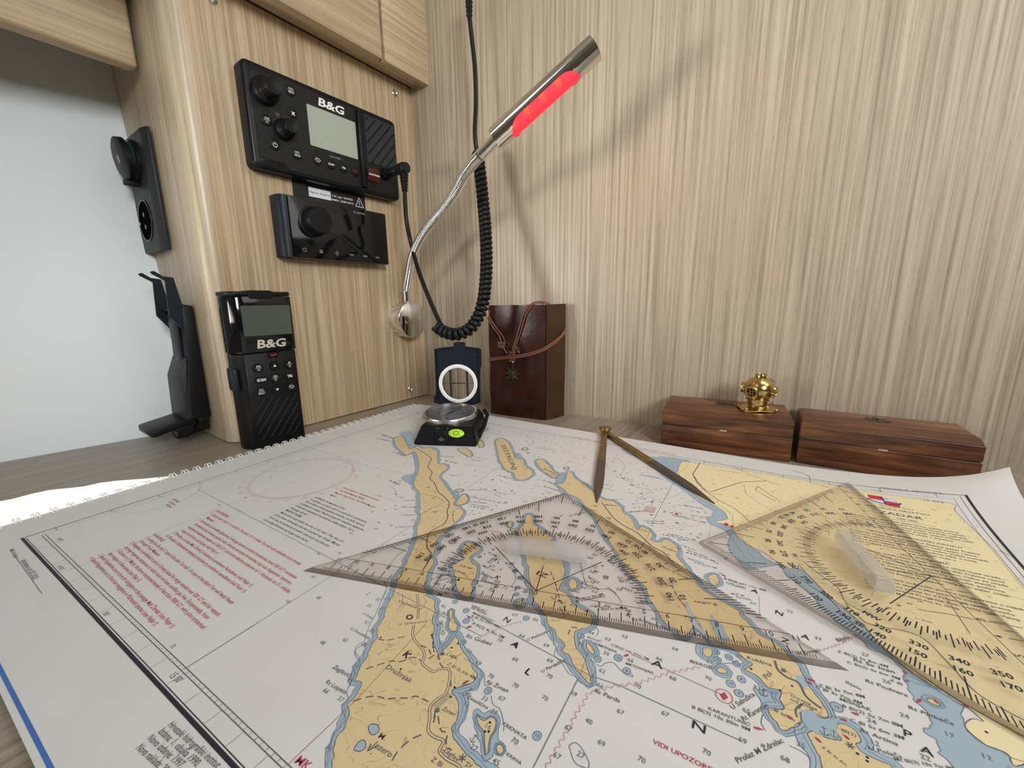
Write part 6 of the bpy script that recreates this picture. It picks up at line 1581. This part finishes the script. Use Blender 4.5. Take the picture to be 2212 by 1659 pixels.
# flag of the hydrographic institute with anchor
q = [Vector(g(3, 712, 302)), Vector(g(3, 985, 342)), Vector(g(3, 1035, 430)), Vector(g(3, 760, 378))]
mid = lambda a, b_: (a + b_) / 2
c4 = (q[0] + q[1] + q[2] + q[3]) / 4; t01, t12, t23, t30 = mid(q[0], q[1]), mid(q[1], q[2]), mid(q[2], q[3]), mid(q[3], q[0])
for mt_, Q in (('flag_red', [q[0], t01, c4, t30]), ('flag_white', [t01, q[1], t12, c4]), ('flag_red', [c4, t12, q[2], t23]), ('flag_white', [t30, c4, t23, q[3]])): pfill(L('flag_print', mt_), Q, OFF['line'])
s_ = .0034; mb = L('flag_print', 'ink_blue_dark') if False else L('flag_print', 'line_blue')
principled('navy_ink', (.03, .03, .16), .6); mb = L('flag_print', 'navy_ink'); ax = (t01 - c4).normalized(); ay = (t01 - t23).normalized(); ax = (t12 - t30).normalized(); hgt = (t01 - t23).length * .45
pline(mb, [c4 - ay * hgt, c4 + ay * hgt], .0009, OFF['ink']); pline(mb, [c4 + ay * hgt * .6 - ax * .003, c4 + ay * hgt * .6 + ax * .003], .0008, OFF['ink'])
pline(mb, [c4 + ax * .0085 * math.cos(R(a)) + ay * (hgt * .1 + hgt * 1.0 * math.sin(R(a))) for a in range(185, 356, 17)], .0011, OFF['ink'])
# small black marks on the islands
for r, x, y in ((7, 820, 438), (7, 1408, 835), (7, 1378, 912), (7, 1240, 520), (7, 1228, 418), (7, 1385, 520), (7, 1690, 1115), (7, 1650, 1188), (7, 1680, 1188), (7, 980, 690), (6, 380, 735), (6, 575, 880), (6, 655, 850), (6, 1160, 1330), (6, 1095, 1305), (6, 1960, 1160), (6, 1160, 1355), (7, 1435, 488)):
    c = g(r, x, y); pfill(L('black_mark', 'ink'), blob(c, .00045, .00045, 0, 8, 0), OFF['ink'])
for r, x, y, s_ in ((7, 1313, 570, .0030), (7, 1270, 1015, .0030), (7, 1470, 1400, .0034), (4, 1480, 700, .0016), (5, 1640, 762, .0022), (6, 600, 745, .0030), (6, 1045, 1250, .0034), (1, 790, 1030, .0018), (2, 1030, 515, .0014), (4, 1500, 545, .0014)):
    c = Vector(g(r, x, y))
    for a in (0, 60, 120): d = Vector((math.cos(R(a)), math.sin(R(a)))) * s_ * .36; pline(L('black_mark', 'ink_soft'), [c - d, c + d], .0004, OFF['ink'])
for (nm, mt_), mb in LAYERS.items():
    o = chart_mesh(nm, mt_, mb); 
    if nm in ('cable_line', 'shallow_water', 'land_print', 'coast_line', 'flag_print', 'lake', 'chart_lettering', 'chart_text', 'sounding', 'large_lettering', 'rose_print', 'fine_line', 'depth_contour', 'border_line', 'light_mark', 'black_mark', 'anchor_mark', 'road', 'road_core', 'footpath', 'rose_line'): o['kind'] = 'stuff'

# ================================================================== PROTRACTOR TRIANGLES
TW = .1245; TH = .0017; OY = .0128
def tri_map(A, Bp, lift_z):
    pass
def make_triangle(frame_at, rot, label):
    FT = Fr(frame_at, rot); tg_ = thing('protractor_triangle', label, 'ruler', FT, (0, 0, 0), 'navigation triangles on the chart')
    hh_ = APX; P = [(-TW, 0), (TW, 0), (0, hh_)]
    def inset(d, d0):
        k = d * math.sqrt(2); return [(-TW + d0 + k + 0 * d, d0), (TW - d0 - k, d0), (0, hh_ - k)]
    top = [(-TW + .0048, .0018), (TW - .0048, .0018), (0, hh_ - .0013)]
    m = MB(); m.add([(x, y, TH) for x, y in top], [(0, 1, 2)]); m.add([(x, y, 0) for x, y in P], [(2, 1, 0)]); m.build('plate', 'clear_plastic', tg_, smooth=False, recalc=False)
    m = MB()
    def eq(i, j): m.add([(*P[i], 0), (*P[j], 0), (*top[j], TH), (*top[i], TH)], [(0, 1, 2, 3)])
    eq(0, 1); m.build('front_edge', 'clear_edge', tg_, smooth=False, recalc=False)
    m = MB(); eq(1, 2); eq(2, 0); m.build('side_edges', 'clear_edge2', tg_, smooth=False, recalc=False)
    z = TH + .00006; m = MB()
    def ln(x0, y0, x1, y1, w_=.0003):
        d = Vector((x1 - x0, y1 - y0)).normalized() * w_ / 2; m.add([(x0 - d.y, y0 + d.x, z), (x1 - d.y, y1 + d.x, z), (x1 + d.y, y1 - d.x, z), (x0 + d.y, y0 - d.x, z)], [(3, 2, 1, 0)])
    O_ = Vector((0, OY)); ln(-TW + .0165, OY, TW - .0165, OY, .00032)
    for k in range(-114, 115):
        x = k * .001; l_ = .0062 if k % 10 == 0 else (.0045 if k % 5 == 0 else .0018); 
        if abs(x) < TW - .010: ln(x, .0020, x, .0020 + l_, .00045 if k % 5 == 0 else .00030)
    for k in range(-11, 12):
        text(m, str(abs(k)), lambda x, y, k=k: (k * .010 + x, .0112 + y, z), size=.0026, center=True)
    for k in range(0, 181):
        a = R(k); d = Vector((math.cos(a), math.sin(a)))
        # distance from the origin to the leg line |x| + y = hh
        t_ = (hh_ - .0016 - OY) / (abs(d.x) * hh_ / TW + d.y); l_ = min(.0150 if k % 10 == 0 else (.0068 if k % 5 == 0 else .0048), max(.0036, t_ - .0722))
        if k < 4 or k > 176: continue
        # ticks cut square to keep clear of the corner
        a_ = O_ + d * (t_ - .0003); b_ = O_ + d * (t_ - l_); ln(a_.x, a_.y, b_.x, b_.y, .00055 if k % 5 == 0 else .00046)
        r0, r1 = .0490, (.0560 if k % 10 == 0 else (.0545 if k % 5 == 0 else .0525))
        if k % 2 == 0 or k % 5 == 0:
            if k % 5 == 0 or k % 2 == 0: a_ = O_ + d * (r0 if k % 4 else r0 - .002); b_ = O_ + d * r1; ln(a_.x, a_.y, b_.x, b_.y, .00052)
        if k % 10 == 0 and 0 < k < 180:
            for r_, s in ((.0693, str(k)), (.0635, str(180 + k))):
                c = O_ + d * r_; an = a + PI / 2
                text(m, s, lambda x, y, c=c, an=an: (c.x + x * math.cos(an) - y * math.sin(an), c.y + x * math.sin(an) + y * math.cos(an), z), size=.0027, center=True, bold=1)
    for k, s, r_ in ((45, 'NE', .0693), (45, 'SW', .0590), (135, 'SE', .0693), (135, 'NW', .0590), (90, 'W', .0585)):
        a = R(k + (0 if k == 90 else 0)); c = O_ + Vector((math.cos(a), math.sin(a))) * r_; an = a + PI / 2
        text(m, s, lambda x, y, c=c, an=an: (c.x + x * math.cos(an) - y * math.sin(an), c.y + x * math.sin(an) + y * math.cos(an), z), size=.0024, center=True, bold=1)
    ln(0, OY, 0, OY + .019, .0005); ln(0, OY, .030, OY + .030, .0005); ln(0, OY, -.030, OY + .030, .0005)
    for k in range(1, 9):
        for s_ in (-1, 1): text(m, str(k), lambda x, y, s_=s_, k=k: (s_ * (.018 + k * .0062 * .5) + x, OY + .006 + k * .0052 + y, z), size=.0016, center=True, bold=1)
    m.build('scale_print', 'ink', tg_, smooth=False)
    # grip bar
    m = MB(); hy0, hy1 = .0375, .0460
    m.prism([(hy0 + .001, TH + .0001), (hy1 - .001, TH + .0001), (hy1, TH + .0012), (hy1 - .0008, TH + .0075), (hy0 + .0008, TH + .0075), (hy0, TH + .0012)], -.0225, .0225, axis='x', bev=.0007, seg=2); m.build('grip', 'clear_handle', tg_)
    
    return tg_, FT
clear('clear_edge2', (.60, .57, .55), .4, 1.3)
def on_page(px, py): x, y = cuv(px, py); return surf(x, y, .0003)
La, Ra, Ap = on_page(654, 1234), on_page(1841, 1452), on_page(1222, 1069)
mid1 = (La + Ra) / 2; print('tri1', (Ra - La).length, mid1, (Ap - mid1).length)
TW = (Ra - La).length / 2; APX = .1192
t1, FT1 = make_triangle((mid1.x, mid1.y, .00825), azim(La, Ra), 'clear navigation triangle in front with its long ruled edge toward the viewer')
Xc, Yc = on_page(1832, 1043), on_page(1507, 1183)
# right angle at Yc: hypotenuse from Xc to Zc
d = Vector((Xc.x - Yc.x, Xc.y - Yc.y)); Zc = Vector((Yc.x, Yc.y)) + Vector((d.y, -d.x)); h_mid = (Vector((Xc.x, Xc.y)) + Zc) / 2
ang2 = math.atan2(Xc.y - Zc.y, Xc.x - Zc.x); print('tri2 leg', d.length, 'hyp/2', (Vector((Xc.x, Xc.y)) - Zc).length / 2)
t2 = dup(t1, Fr((h_mid.x, h_mid.y, .0108), ang2).m @ Matrix.Diagonal((.1183 / TW, .1183 / APX, 1, 1)), 'clear navigation triangle at the right lying over the yellow title area')
